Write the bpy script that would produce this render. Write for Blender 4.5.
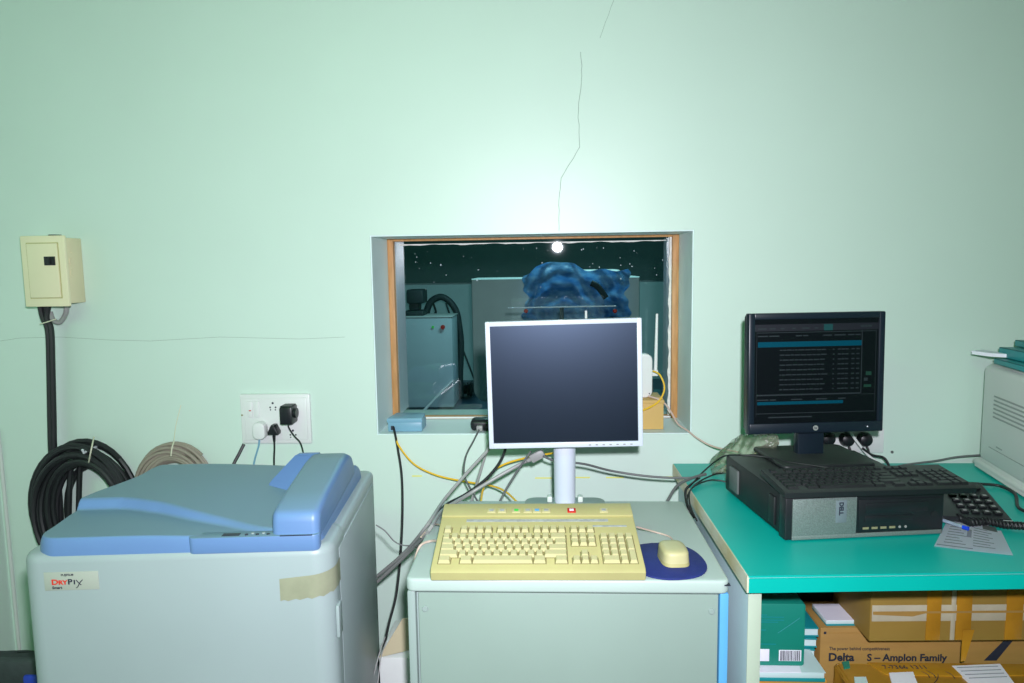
import bpy, bmesh, math, random
from mathutils import Vector, Matrix, Euler
import numpy as np
for o in list(bpy.data.objects): bpy.data.objects.remove(o)
SC = bpy.context.scene
COL = SC.collection
random.seed(7)
PI = math.pi

# ------------------------------------------------------------------ camera
FOC = 700.0
CAM = np.array([0.0, -2.2, 1.42])
_n = np.array([34, -76.5, FOC]); _n /= np.linalg.norm(_n)
_x = np.array([13900, -137, -FOC]); _x = _x - _n*(_x@_n); _x /= np.linalg.norm(_x)
_d = np.cross(_n, _x)
ROT = np.stack([_x, _n, -_d])
def ray(px, py): return ROT@np.array([px-512.0, py-341.5, FOC])
def onY(px, py, Y):
    r = ray(px, py); t = (Y-CAM[1])/r[1]; return Vector(CAM+t*r)
def onZ(px, py, Z):
    r = ray(px, py); t = (Z-CAM[2])/r[2]; return Vector(CAM+t*r)
cd = bpy.data.cameras.new('camera'); cam = bpy.data.objects.new('camera', cd); COL.objects.link(cam)
cd.sensor_width = 36; cd.sensor_fit = 'HORIZONTAL'; cd.lens = FOC*36/1024
cd.clip_start = 0.02
ri, up, bk = ROT@np.array([1, 0, 0]), ROT@np.array([0, -1, 0]), ROT@np.array([0, 0, -1])
cam.matrix_world = Matrix(((ri[0], up[0], bk[0], CAM[0]), (ri[1], up[1], bk[1], CAM[1]), (ri[2], up[2], bk[2], CAM[2]), (0, 0, 0, 1)))
SC.camera = cam

# ------------------------------------------------------------------ world, lights, exposure
w = bpy.data.worlds.new('world'); SC.world = w; w.use_nodes = True
w.node_tree.nodes['Background'].inputs[0].default_value = (0.55, 0.75, 0.55, 1)
w.node_tree.nodes['Background'].inputs[1].default_value = 0.02
def light(name, kind, loc, energy, color, size=None, aim=None, size_y=None):
    l = bpy.data.lights.new(name, kind); l.energy = energy; l.color = color
    if kind == 'AREA':
        l.size = size
        if size_y: l.shape = 'RECTANGLE'; l.size_y = size_y
        else: l.shape = 'DISK'
    elif size: l.shadow_soft_size = size
    o = bpy.data.objects.new(name, l); COL.objects.link(o); o.location = loc
    if aim is not None:
        o.rotation_euler = (Vector(aim)-Vector(loc)).to_track_quat('-Z', 'Y').to_euler()
    return o
FLASH = (0.055, -2.22, 1.542)
fo_ = light('camera_flash', 'AREA', FLASH, 49, (0.93, 0.90, 1.0), 0.06, (-0.34, 0, 0.95)); fo_.data.spread = math.radians(165)
light('ceiling_tube_light', 'AREA', (-0.9, -3.0, 2.95), 24, (0.14, 1.0, 0.22), 2.0, (-0.7, -2.0, 0), 0.5)
light('exam_room_fill', 'AREA', (0.2, 3.4, 2.8), 44, (0.5, 0.92, 1.0), 1.6, (0.2, 3.4, 0), 0.4)  # unseen ambient fill, raised so things behind the glass read
SC.view_settings.view_transform = 'Standard'; SC.view_settings.look = 'None'
SC.view_settings.exposure = 0.0; SC.view_settings.gamma = 1.0; SC.view_settings.use_curve_mapping = False

# ------------------------------------------------------------------ materials
def lin(c):
    return tuple((v/255/12.92 if v/255 <= .04045 else ((v/255+.055)/1.055)**2.4) for v in c)
def mat(name, rgb, rough=0.5, metal=0.0, spec=0.5, var=0.06, scale=8.0, bump=0.0, bscale=200.0, rgb2=None, dust=None, emit=0.0, stretch=None):
    """rgb in 0-255; procedural noise tint, optional fine relief, optional settled dust on upward faces"""
    m = bpy.data.materials.new(name); m.use_nodes = True
    N = m.node_tree.nodes; L = m.node_tree.links; b = N['Principled BSDF']
    c = lin(rgb); c2 = lin(rgb2) if rgb2 else tuple(v*(1-var) for v in c)
    tc = N.new('ShaderNodeTexCoord'); src = tc.outputs['Object']
    if stretch:
        mp = N.new('ShaderNodeMapping'); mp.inputs['Scale'].default_value = stretch; L.new(src, mp.inputs[0]); src = mp.outputs[0]
    no = N.new('ShaderNodeTexNoise'); no.inputs['Scale'].default_value = scale; no.inputs['Detail'].default_value = 5
    L.new(src, no.inputs['Vector'])
    cr = N.new('ShaderNodeValToRGB'); cr.color_ramp.elements[0].position = .35; cr.color_ramp.elements[1].position = .68
    cr.color_ramp.elements[0].color = (*c, 1); cr.color_ramp.elements[1].color = (*c2, 1)
    L.new(no.outputs[0], cr.inputs[0]); out = cr.outputs[0]
    if dust:
        dc, amt = dust
        g = N.new('ShaderNodeNewGeometry'); sx = N.new('ShaderNodeSeparateXYZ'); L.new(g.outputs['Normal'], sx.inputs[0])
        mr = N.new('ShaderNodeMapRange'); mr.inputs[1].default_value = .6; mr.inputs[2].default_value = 1.0; mr.inputs[4].default_value = amt
        L.new(sx.outputs[2], mr.inputs[0])
        mx = N.new('ShaderNodeMix'); mx.data_type = 'RGBA'; L.new(mr.outputs[0], mx.inputs[0]); L.new(out, mx.inputs[6]); mx.inputs[7].default_value = (*lin(dc), 1)
        out = mx.outputs[2]
    L.new(out, b.inputs['Base Color'])
    b.inputs['Roughness'].default_value = rough; b.inputs['Metallic'].default_value = metal; b.inputs['Specular IOR Level'].default_value = spec
    if bump:
        n2 = N.new('ShaderNodeTexNoise'); n2.inputs['Scale'].default_value = bscale; n2.inputs['Detail'].default_value = 3; L.new(src, n2.inputs['Vector'])
        bp = N.new('ShaderNodeBump'); bp.inputs['Strength'].default_value = bump; bp.inputs['Distance'].default_value = .004
        L.new(n2.outputs[0], bp.inputs['Height']); L.new(bp.outputs[0], b.inputs['Normal'])
    if emit:
        L.new(out, b.inputs['Emission Color']); b.inputs['Emission Strength'].default_value = emit
    return m
def glass_mat(name, tint, rough=0.015, ior=1.5, haze=0.0, hazec=(200, 215, 220)):
    m = bpy.data.materials.new(name); m.use_nodes = True
    N = m.node_tree.nodes; L = m.node_tree.links; N.remove(N['Principled BSDF'])
    t = N.new('ShaderNodeBsdfTransparent'); t.inputs[0].default_value = (*tint, 1)
    g = N.new('ShaderNodeBsdfGlossy'); g.inputs['Roughness'].default_value = rough
    f = N.new('ShaderNodeFresnel'); f.inputs[0].default_value = ior
    x = N.new('ShaderNodeMixShader'); L.new(f.outputs[0], x.inputs[0]); L.new(t.outputs[0], x.inputs[1]); L.new(g.outputs[0], x.inputs[2])
    last = x
    if haze:
        d = N.new('ShaderNodeBsdfDiffuse'); d.inputs[0].default_value = (*lin(hazec), 1)
        y = N.new('ShaderNodeMixShader'); y.inputs[0].default_value = haze; L.new(x.outputs[0], y.inputs[1]); L.new(d.outputs[0], y.inputs[2]); last = y
    L.new(last.outputs[0], N['Material Output'].inputs[0])
    return m
M = {}
M['wall'] = mat('mint_paint', (203, 225, 213), .42, spec=.5, var=.03, scale=2.5, bump=.06, bscale=35)
M['jamb'] = mat('recess_paint', (212, 232, 230), .45, var=.06, scale=6, bump=.05, bscale=30)
M['crack'] = mat('crack_shadow', (150, 168, 158), .9)
M['stain'] = mat('yellow_tape_mark', (225, 225, 120), .6)
M['floor'] = mat('floor_tile', (96, 104, 98), .4, var=.2)
M['ceil'] = mat('ceiling_paint', (110, 128, 116), .8)
M['drab'] = mat('drab_green_paint', (70, 90, 78), .7)
M['plaster'] = mat('rough_white_filler', (225, 228, 222), .7, var=.2, scale=60, bump=.5, bscale=120)
M['wood'] = mat('teak_bead', (196, 146, 92), .55, rgb2=(170, 126, 74), scale=14, stretch=(6, 6, .8), bump=.1, bscale=60)
M['steel'] = mat('brushed_steel', (214, 218, 224), .32, metal=.0, var=.15, scale=20, stretch=(8, 8, .5))
M['pane'] = glass_mat('lead_glass', (.90, .985, .985), .012, 1.65)
M['white'] = mat('white_plastic', (222, 226, 224), .38, var=.04)
M['offwhite'] = mat('offwhite_steel', (206, 214, 208), .42, var=.05, scale=5)
M['cream'] = mat('cream_steel', (232, 226, 190), .4, var=.05, scale=6)
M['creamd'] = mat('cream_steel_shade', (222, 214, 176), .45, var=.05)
M['beige'] = mat('aged_beige_plastic', (184, 178, 122), .5, var=.08, scale=10)
M['beigekey'] = mat('aged_beige_key', (196, 190, 142), .45, var=.06, scale=30)
M['beiged'] = mat('beige_label_strip', (176, 182, 180), .5, var=.3, scale=90)
M['blk'] = mat('black_plastic', (26, 30, 34), .38, var=.2, scale=20)
M['blkdust'] = mat('dusty_black_metal', (22, 27, 30), .5, var=.2, scale=10, dust=((72, 80, 76), .45))
M['blkkey'] = mat('black_key', (30, 34, 36), .45, var=.25, scale=40, dust=((70, 78, 74), .3))
M['rubber'] = mat('black_rubber', (30, 34, 36), .5, var=.25, scale=15)
M['greycable'] = mat('grey_pvc', (150, 152, 150), .45, var=.12, scale=12)
M['dgreycable'] = mat('dark_grey_pvc', (96, 100, 100), .5, var=.12)
M['taupecable'] = mat('taupe_pvc', (150, 142, 128), .5, var=.15, scale=20)
M['yellow'] = mat('yellow_pvc', (236, 190, 40), .4, var=.08)
M['pink'] = mat('pinkish_pvc', (196, 176, 162), .5)
M['string'] = mat('cotton_string', (214, 214, 190), .8)
M['pbody'] = mat('printer_shell', (153, 168, 169), .42, var=.04, scale=4)
M['pblue'] = mat('printer_cover', (98, 132, 178), .42, var=.05, scale=5, dust=((104, 134, 146), .85))
M['plite'] = mat('printer_ramp', (92, 126, 176), .4, var=.04)
M['tape'] = mat('aged_tape', (150, 154, 130), .35, var=.15, scale=25)
M['stick'] = mat('logo_sticker', (166, 174, 162), .4, var=.03)
M['red'] = mat('red_ink', (214, 52, 36), .5)
M['navyink'] = mat('dark_ink', (40, 46, 60), .5)
M['tealdev'] = mat('blue_grey_case', (118, 164, 186), .4, var=.06)
M['screenoff'] = mat('dark_matte_screen', (7, 15, 24), .36, spec=.6, var=.15, scale=5, stretch=(6, 1, .6))
M['screenoff'].node_tree.nodes['Principled BSDF'].inputs['Specular Tint'].default_value = (.5, .68, 1.0, 1)
M['cabtop'] = mat('cabinet_laminate_lit', (180, 198, 192), .42, var=.04, scale=5)  # lighter copy of the cabinet laminate; light on the top put into its colour
M['backboard'] = mat('back_board_shaded', (10, 66, 60), .6)  # dark because the shade under the desk is put into the colour
M['badge'] = mat('badge_grey', (112, 124, 130), .4)
M['xupper'] = mat('dark_green_band', (62, 96, 92), .6)  # colour of the added dark band on the far wall
M['traydark'] = mat('key_well', (128, 120, 78), .7)
M['monwhite'] = mat('monitor_white', (202, 210, 224), .35, var=.03)
M['hpbez'] = mat('monitor_black', (22, 34, 45), .35, var=.08)
M['hpscreen'] = mat('lcd_panel', (9, 15, 20), .3, spec=.4, var=.1)
M['ui_bar'] = mat('ui_blue', (0, 66, 84), .5, spec=.1, emit=.05)
M['ui_text'] = mat('ui_text', (32, 42, 47), .5, emit=.05)
M['ui_teal'] = mat('ui_teal', (8, 64, 66), .5, emit=.05)
M['ui_green'] = mat('ui_green', (14, 56, 44), .5, emit=.05)
M['ui_panel'] = mat('ui_panel', (20, 24, 34), .5, emit=.02)
M['silver'] = mat('silver_plastic', (170, 176, 172), .35, metal=.3)
M['mesh'] = mat('bezel_mesh', (128, 142, 138), .45, metal=.3, var=.35, scale=420, bump=.25, bscale=500)
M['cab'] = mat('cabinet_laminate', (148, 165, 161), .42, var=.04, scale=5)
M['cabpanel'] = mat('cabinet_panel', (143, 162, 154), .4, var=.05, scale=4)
M['bluestrip'] = mat('blue_strip', (96, 170, 222), .35)
M['shadowgap'] = mat('dark_gap', (70, 78, 80), .8)
M['navy'] = mat('navy_rubber_pad', (30, 46, 120), .7, var=.15, scale=40, bump=.2, bscale=400)
M['teal'] = mat('teal_laminate', (0, 180, 168), .38, var=.05, scale=5)
M['rawedge'] = mat('chipped_edge_band', (216, 214, 200), .6, rgb2=(200, 186, 146), scale=9)
M['deskside'] = mat('desk_side_laminate', (178, 200, 208), .45, var=.06)
M['desklip'] = mat('desk_leg_edge', (178, 192, 174), .5)
M['paper'] = mat('white_paper', (236, 236, 248), .7, var=.03)
M['ink'] = mat('print_grey', (130, 134, 146), .7)
M['pen'] = mat('clear_pen_barrel', (150, 168, 186), .2, var=.2, scale=60)
M['penblue'] = mat('blue_pen_cap', (24, 70, 220), .35)
M['lp'] = mat('office_printer_shell', (206, 208, 206), .45, var=.04, scale=5)
M['lpd'] = mat('office_printer_groove', (150, 156, 154), .5)
M['folder'] = mat('teal_board', (20, 140, 146), .45, var=.08)
M['tealbox'] = mat('teal_carton', (14, 130, 112), .45, var=.08, scale=8)
M['booklet'] = mat('pale_booklet', (200, 224, 226), .5, var=.08)
M['orange'] = mat('orange_carton', (214, 142, 40), .55, var=.12, scale=8)
M['carton'] = mat('brown_carton', (164, 128, 66), .7, var=.1, scale=9, stretch=(1, 1, 5))
M['carton2'] = mat('old_carton', (152, 124, 54), .65, var=.12, scale=7)
M['cartond'] = mat('carton_flap', (168, 132, 66), .7, var=.15)
M['btape'] = mat('brown_tape', (182, 132, 38), .22, var=.2, scale=14)
M['cleartape'] = mat('clear_tape_strip', (190, 184, 160), .2, var=.18, scale=14)
M['parcel'] = mat('amber_parcel_wrap', (168, 124, 44), .3, var=.25, scale=12, bump=.3, bscale=18)
M['bag'] = glass_mat('clear_polythene', (.90, .92, .88), .14, 1.35, .16, (190, 196, 170))
M['bagblk'] = mat('black_nylon', (54, 64, 64), .7, var=.3, scale=14, bump=.4, bscale=60)
M['bagblue'] = mat('blue_nylon', (30, 60, 170), .6)
M['kraft'] = mat('buff_board', (206, 174, 104), .65, var=.07)
M['buff'] = mat('buff_flap', (200, 190, 158), .6)
M['spk'] = mat('paint_speck', (170, 186, 192), .6)
M['xwall'] = mat('exam_wall', (190, 216, 212), .6, var=.05)
M['xfloor'] = mat('exam_floor', (52, 84, 104), .35, var=.2)
M['xgrey'] = mat('generator_grey', (188, 206, 210), .5, var=.05)
M['xwhite'] = mat('scanner_white', (204, 214, 208), .4, var=.05)
M['xdark'] = mat('dark_equipment', (36, 54, 58), .6)
M['xblue'] = mat('blue_plastic_sheet', (164, 210, 240), .3, rgb2=(76, 146, 200), scale=9, stretch=(1, 1, 2.2))
M['redbtn'] = mat('red_button', (200, 40, 30), .4)
M['greenbtn'] = mat('green_button', (60, 190, 70), .4, emit=.2)
M['brass'] = mat('dull_brass', (150, 146, 112), .5, metal=.2)

# ------------------------------------------------------------------ mesh helpers
class MB:
    def __init__(s): s.bm = bmesh.new()
    def _x(s, vs, T):
        if T is not None: bmesh.ops.transform(s.bm, matrix=T, verts=vs)
    def box(s, x0, x1, y0, y1, z0, z1, bev=0.0, seg=2, T=None):
        r = bmesh.ops.create_cube(s.bm, size=1.0); vs = r['verts']
        bmesh.ops.transform(s.bm, matrix=Matrix.Translation(((x0+x1)/2, (y0+y1)/2, (z0+z1)/2)) @ Matrix.Diagonal((abs(x1-x0), abs(y1-y0), abs(z1-z0), 1)), verts=vs)
        if bev:
            es = list({e for v in vs for e in v.link_edges})
            rr = bmesh.ops.bevel(s.bm, geom=es, offset=bev, segments=seg, affect='EDGES', profile=.5)
            vs = list({v for f in rr['faces'] for v in f.verts} | {v for v in vs if v.is_valid})
            if T is not None:
                allv = set(); st = list(vs)
                while st:
                    v = st.pop()
                    if v in allv: continue
                    allv.add(v)
                    for e in v.link_edges: st.append(e.other_vert(v))
                vs = list(allv)
        s._x(vs, T); return s
    def prism(s, poly, h0, h1, axis='z', T=None, bev=0.0, seg=2):
        """poly: 2-D points; extruded along axis from h0 to h1 (x: poly=(y,z); y: poly=(x,z); z: poly=(x,y))"""
        def p3(p, h): return {'z': (p[0], p[1], h), 'y': (p[0], h, p[1]), 'x': (h, p[0], p[1])}[axis]
        a = [s.bm.verts.new(p3(p, h0)) for p in poly]; b = [s.bm.verts.new(p3(p, h1)) for p in poly]
        fs = [s.bm.faces.new(a), s.bm.faces.new(b[::-1])]
        n = len(poly)
        for i in range(n): fs.append(s.bm.faces.new((a[i], b[i], b[(i+1) % n], a[(i+1) % n])))
        bmesh.ops.recalc_face_normals(s.bm, faces=fs)
        if bev:
            es = list({e for f in fs[:2] for e in f.edges})
            bmesh.ops.bevel(s.bm, geom=es, offset=bev, segments=seg, affect='EDGES', profile=.5)
        s._x(a+b, T) if not bev else None
        return s
    def cyl(s, p0, p1, r0, r1=None, n=20):
        p0 = Vector(p0); p1 = Vector(p1); r1 = r0 if r1 is None else r1
        d = p1-p0; q = Vector((0, 0, 1)).rotation_difference(d.normalized()).to_matrix().to_4x4()
        r = bmesh.ops.create_cone(s.bm, cap_ends=True, segments=n, radius1=r0, radius2=r1, depth=d.length)
        bmesh.ops.transform(s.bm, matrix=Matrix.Translation((p0+p1)/2) @ q, verts=r['verts']); return s
    def lathe(s, prof, c=(0, 0, 0), n=28, axis='z', T=None):
        rings = []
        for (r, h) in prof:
            rings.append([s.bm.verts.new((c[0]+r*math.cos(2*PI*k/n), c[1]+r*math.sin(2*PI*k/n), c[2]+h)) for k in range(n)])
        fs = []
        for a, b in zip(rings, rings[1:]):
            for k in range(n): fs.append(s.bm.faces.new((a[k], a[(k+1) % n], b[(k+1) % n], b[k])))
        fs.append(s.bm.faces.new(rings[0][::-1])); fs.append(s.bm.faces.new(rings[-1]))
        bmesh.ops.recalc_face_normals(s.bm, faces=fs)
        vs = [v for g in rings for v in g]
        if axis == 'y': bmesh.ops.transform(s.bm, matrix=Matrix.Translation(c) @ Matrix.Rotation(PI/2, 4, 'X') @ Matrix.Translation(-Vector(c)), verts=vs)
        s._x(vs, T); return s
    def sphere(s, c, r, sc=(1, 1, 1), T=None, u=18, v=12):
        rr = bmesh.ops.create_uvsphere(s.bm, u_segments=u, v_segments=v, radius=r)
        bmesh.ops.transform(s.bm, matrix=Matrix.Translation(c) @ Matrix.Diagonal((*sc, 1)), verts=rr['verts']); s._x(rr['verts'], T); return s
    def grid(s, nu, nv, fn, thick=None):
        vv = [[s.bm.verts.new(fn(i/nu, j/nv)) for j in range(nv+1)] for i in range(nu+1)]
        for i in range(nu):
            for j in range(nv): s.bm.faces.new((vv[i][j], vv[i+1][j], vv[i+1][j+1], vv[i][j+1]))
        if thick:
            bm = s.bm; fs = bm.faces[:]
            bmesh.ops.solidify(bm, geom=fs, thickness=thick)
        return s
    def tube(s, pts, r, n=8, sub=6, smooth=True):
        P = [Vector(p) for p in pts]
        if smooth and len(P) > 2:
            Q = []
            for i in range(len(P)-1):
                a = P[max(i-1, 0)]; b = P[i]; c = P[i+1]; d = P[min(i+2, len(P)-1)]
                for k in range(sub):
                    t = k/sub
                    Q.append(.5*((2*b)+(c-a)*t+(2*a-5*b+4*c-d)*t*t+(3*b-a-3*c+d)*t**3))
            Q.append(P[-1]); P = Q
        rings = []; nrm = None
        for i, p in enumerate(P):
            tg = (P[min(i+1, len(P)-1)]-P[max(i-1, 0)])
            if tg.length < 1e-9: tg = Vector((0, 0, 1))
            tg.normalize()
            if nrm is None: nrm = tg.orthogonal().normalized()
            nrm = (nrm-tg*nrm.dot(tg))
            nrm = nrm.normalized() if nrm.length > 1e-6 else tg.orthogonal().normalized()
            b = tg.cross(nrm); rr = r(i/(len(P)-1)) if callable(r) else r
            rings.append([s.bm.verts.new(p+rr*(math.cos(2*PI*k/n)*nrm+math.sin(2*PI*k/n)*b)) for k in range(n)])
        for a, b in zip(rings, rings[1:]):
            for k in range(n): s.bm.faces.new((a[k], a[(k+1) % n], b[(k+1) % n], b[k]))
        s.bm.faces.new(rings[0][::-1]); s.bm.faces.new(rings[-1]); return s
    def mesh(s, name, m, smooth=True, ang=38):
        bmesh.ops.recalc_face_normals(s.bm, faces=s.bm.faces[:])
        me = bpy.data.meshes.new(name); s.bm.to_mesh(me); s.bm.free()
        me.materials.append(m)
        if smooth:
            me.shade_smooth(); me.set_sharp_from_angle(angle=math.radians(ang))
        return me
def link(name, me, parent=None, loc=None, rot=None):
    o = bpy.data.objects.new(name, me); COL.objects.link(o)
    if parent is not None: o.parent = parent
    if loc is not None: o.location = loc
    if rot is not None: o.rotation_euler = rot
    return o
def part(name, mb, m, parent, loc=None, rot=None, smooth=True, label=None):
    o = link(name, mb.mesh(name, M[m], smooth), parent, loc, rot)
    if label: o['label'] = label
    return o
def tag(o, label, cat, group=None):
    o['label'] = label; o['category'] = cat
    if group: o['group'] = group
    return o
def thing(name, label, cat, loc=(0, 0, 0), rot=(0, 0, 0), group=None):
    o = bpy.data.objects.new(name, None); COL.objects.link(o); o.empty_display_size = .05
    o.location = loc; o.rotation_euler = rot
    return tag(o, label, cat, group)
def solid(name, mb, m, label, cat, group=None):
    return tag(link(name, mb.mesh(name, M[m])), label, cat, group)
def struct(name, mb=None, m=None, loc=(0, 0, 0)):
    o = link(name, mb.mesh(name, M[m])) if mb else bpy.data.objects.new(name, None)
    if not mb: COL.objects.link(o); o.location = loc
    o['kind'] = 'structure'; return o
def wpart_(par, nm, b, m, label=None):
    o = part(nm, b, m, par, label=label); o.matrix_parent_inverse = Matrix.LocRotScale(par.location, par.rotation_euler, par.scale).inverted(); return o
def text(name, s, size, m, parent, loc, rot=(PI/2, 0, 0), ext=.0003, bold=0.0, align='LEFT', sx=1.0):
    cu = bpy.data.curves.new(name, 'FONT'); cu.body = s; cu.size = size; cu.extrude = ext; cu.offset = bold; cu.align_x = align; cu.resolution_u = 3
    t = bpy.data.objects.new(name, cu); COL.objects.link(t)
    bpy.context.view_layer.update()
    me = bpy.data.meshes.new_from_object(t.evaluated_get(bpy.context.evaluated_depsgraph_get()))
    bpy.data.objects.remove(t); bpy.data.curves.remove(cu)
    me.materials.clear(); me.materials.append(M[m])
    o = link(name, me, parent, loc, rot); o.scale = (sx, 1, 1); return o
def rrect(x0, x1, y0, y1, r, n=6):
    out = []
    for cx, cy, a0 in ((x1-r, y1-r, 0), (x0+r, y1-r, 90), (x0+r, y0+r, 180), (x1-r, y0+r, 270)):
        for k in range(n+1):
            a = math.radians(a0+90*k/n); out.append((cx+r*math.cos(a), cy+r*math.sin(a)))
    return out
def cable(name, pts, r, m, label, cat='cable', group=None, n=8):
    return solid(name, MB().tube(pts, r, n), m, label, cat, group)
R = math.radians
cfun = globals()

# ================================================================== SETTING
# control room shell; the back wall is a thick wall with a viewing recess
WX0, WX1, WZ0, WZ1 = -.553, .456, .880, 1.521
T1, T2 = .245, .40          # recess depth, full wall thickness
wb = MB()
wb.box(-1.84, WX0, 0, T2, 0, 3).box(WX1, 2.8, 0, T2, 0, 3).box(WX0, WX1, 0, T2, WZ1, 3).box(WX0, WX1, 0, T2, 0, WZ0)
wall = struct('wall_back', wb, 'wall')
lw = MB(); lw.box(-1.98, -1.84, -3.6, T2, 0, 3); struct('wall_left', lw, 'wall')
rw = MB(); rw.box(2.8, 2.94, -3.6, T2, 0, 3); struct('wall_right', rw, 'wall')
fw = MB(); fw.box(-1.98, 2.94, -3.74, -3.6, 0, 3); struct('wall_front', fw, 'drab')
fl = MB(); fl.box(-3.3, 3.4, -3.74, 7.2, -.1, 0); struct('floor', fl, 'floor')
ce = MB(); ce.box(-3.3, 3.4, -3.74, 7.2, 3, 3.1); struct('ceiling', ce, 'ceil')
def crack(pts, r, nm='crack'):
    P = []
    for a, b in zip(pts, pts[1:]):
        for k in range(5):
            t = k/5; q = onY(a[0]+(b[0]-a[0])*t+random.uniform(-.5, .5), a[1]+(b[1]-a[1])*t, 0); P.append(q)
    P.append(onY(*pts[-1], 0))
    part(nm, MB().tube(P, r, 5, smooth=False), 'crack', wall)
crack([(620, -30), (614, 0), (600, 38)], .0007)
crack([(581, 52), (582, 75), (578, 110), (580, 147), (561, 178), (559, 205), (559, 231)], .0010)
crack([(0, 341), (20, 338), (60, 337), (110, 340), (150, 341), (220, 337), (300, 339), (345, 337)], .0006)
for (xa, xb, y) in ((566, 590, 477.5), (606, 624, 477.5), (662, 690, 477), (535, 552, 478), (412, 422, 476)):
    a = onY(xa, y, 0); b = onY(xb, y, 0); m_ = MB(); m_.box(a.x, b.x, -.0006, .001, a.z-.0022, a.z+.0022); part('tape_residue', m_, 'stain', wall)
# corner conduit
c0 = onY(3, 437, 0).x
solid('conduit', MB().cyl((c0-.008, -.008, .02), (c0-.008, -.008, .90), .0055), 'offwhite', 'thin pale conduit running down the room corner beside the left wall', 'conduit')
# recess lining (thin painted boards standing in the opening)
ln = MB(); e = .004
ln.box(WX0, WX0+e, .004, T1, WZ0, WZ1).box(WX1-e, WX1, .004, T1, WZ0, WZ1).box(WX0+e, WX1-e, .004, T1, WZ1-e, WZ1)
part('jamb_lining', ln, 'jamb', wall)
sl = MB(); sl.box(WX0+e, WX1-e, .004, T1, WZ0-.003, WZ0+.003); part('sill', sl, 'jamb', wall)
# viewing window
win = struct('window_1', loc=(0, T1, WZ0))
GX0, GX1, GZ0, GZ1 = onY(396, 300, T1).x, onY(671, 300, T1).x, WZ0+.011, WZ1-.012
def wpart(nm, b, m, **k): return part(nm, b, m, win, **k)
o_ = Vector((0, T1, WZ0))
def L(x0, x1, y0, y1, z0, z1, bev=.0015): return MB().box(x0, x1, y0-T1, y1-T1, z0-WZ0, z1-WZ0, bev)
wpart('frame_bead', L(WX0+e, GX0, T1-.022, T1+.01, WZ0+.003, WZ1-e), 'wood')
wpart('frame_bead', L(GX1, WX1-e, T1-.022, T1+.01, WZ0+.003, WZ1-e), 'wood')
wpart('frame_bead', L(GX0, GX1, T1-.022, T1+.01, WZ0+.003, GZ0), 'wood')
wpart('frame_bead', L(GX0, GX1, T1-.022, T1+.01, GZ1, WZ1-e), 'wood')
wpart('bottom_trim', L(GX0+.02, GX1, T1-.026, T1-.0215, WZ0+.005, WZ0+.011, .0005), 'white')
gp = wpart('glass_pane', L(GX0-.003, GX1+.003, T1-.004, T1+.004, GZ0-.003, GZ1+.003, 0), 'pane'); gp.rotation_euler = (0, 0, R(-.30))
wpart('frame_reveal', L(GX0-.004, GX0, T1+.012, T1+.16, GZ0, GZ1, 0), 'steel')
wpart('frame_reveal', L(GX1, GX1+.004, T1+.012, T1+.16, GZ0, GZ1, 0), 'steel')
# ragged filler along the pane's top and right edges
def ragged(along, a0, a1, edge, lo, hi, sgn):
    b = MB(); n = 150
    pr = []
    for i in range(n+1):
        wdt = lo+(hi-lo)*(.5+.3*math.sin(i*.21)+.2*math.sin(i*.53+1))*random.uniform(.7, 1)
        t = a0+(a1-a0)*i/n
        pr.append((t, wdt))
    vs = []
    for (t, wd) in pr:
        if along == 'x': q = [(t, 0, edge), (t, 0, edge-sgn*wd)]
        else: q = [(edge, 0, t), (edge-sgn*wd, 0, t)]
        vs.append([b.bm.verts.new((p[0], -.0095, p[2]-WZ0)) for p in q]+[b.bm.verts.new((p[0], -.0072, p[2]-WZ0)) for p in q])
    for A, B in zip(vs, vs[1:]):
        b.bm.faces.new((A[0], A[1], B[1], B[0])); b.bm.faces.new((A[1], A[3], B[3], B[1])); b.bm.faces.new((A[0], B[0], B[2], A[2]))
    return b
wpart('filler', ragged('x', GX0+.02, GX1-.02, GZ1-.010, .0015, .0065, 1), 'plaster', smooth=False)
wpart('filler', ragged('z', GZ0, GZ1, GX1-.001, .006, .012, 1), 'plaster', smooth=False)
sp = MB()
for i in range(46):
    x = random.uniform(GX0+.06, GX1-.03); z = GZ1-.03-abs(random.gauss(0, .10)); z = max(z, GZ0+.05); r_ = random.uniform(.0006, .0019)
    sp.box(x-r_, x+r_, -.0075, -.0068, z-WZ0-r_*random.uniform(.7, 2), z-WZ0+r_)
so = wpart('paint_speck', sp, 'spk', smooth=False); so['kind'] = 'stuff'

# exam room beyond the glass
xw = MB(); xw.box(-3.3, 3.4, 6.4, 6.6, 0, 3); struct('wall_far', xw, 'xwall')
xw = MB(); xw.box(-3.1, 3.2, 6.36, 6.40, 1.22, 3); struct('trim_far_band', xw, 'xupper')  # added dark slab, stands in for an unidentified dark band up here
xw = MB(); xw.box(-3.3, -3.1, T2, 6.4, 0, 3); struct('wall_exam_left', xw, 'xwall')
xw = MB(); xw.box(3.2, 3.4, T2, 6.4, 0, 3); struct('wall_exam_right', xw, 'xwall')
xw = MB(); xw.box(-3.1, -1.98, T2-.15, T2, 0, 3).box(2.94, 3.2, T2-.15, T2, 0, 3); struct('trim_exam_near', xw, 'xwall')
xf = MB(); xf.box(-3.1, 3.2, T2, 6.4, 0, .006); struct('trim_exam_floor', xf, 'xfloor')

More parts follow.
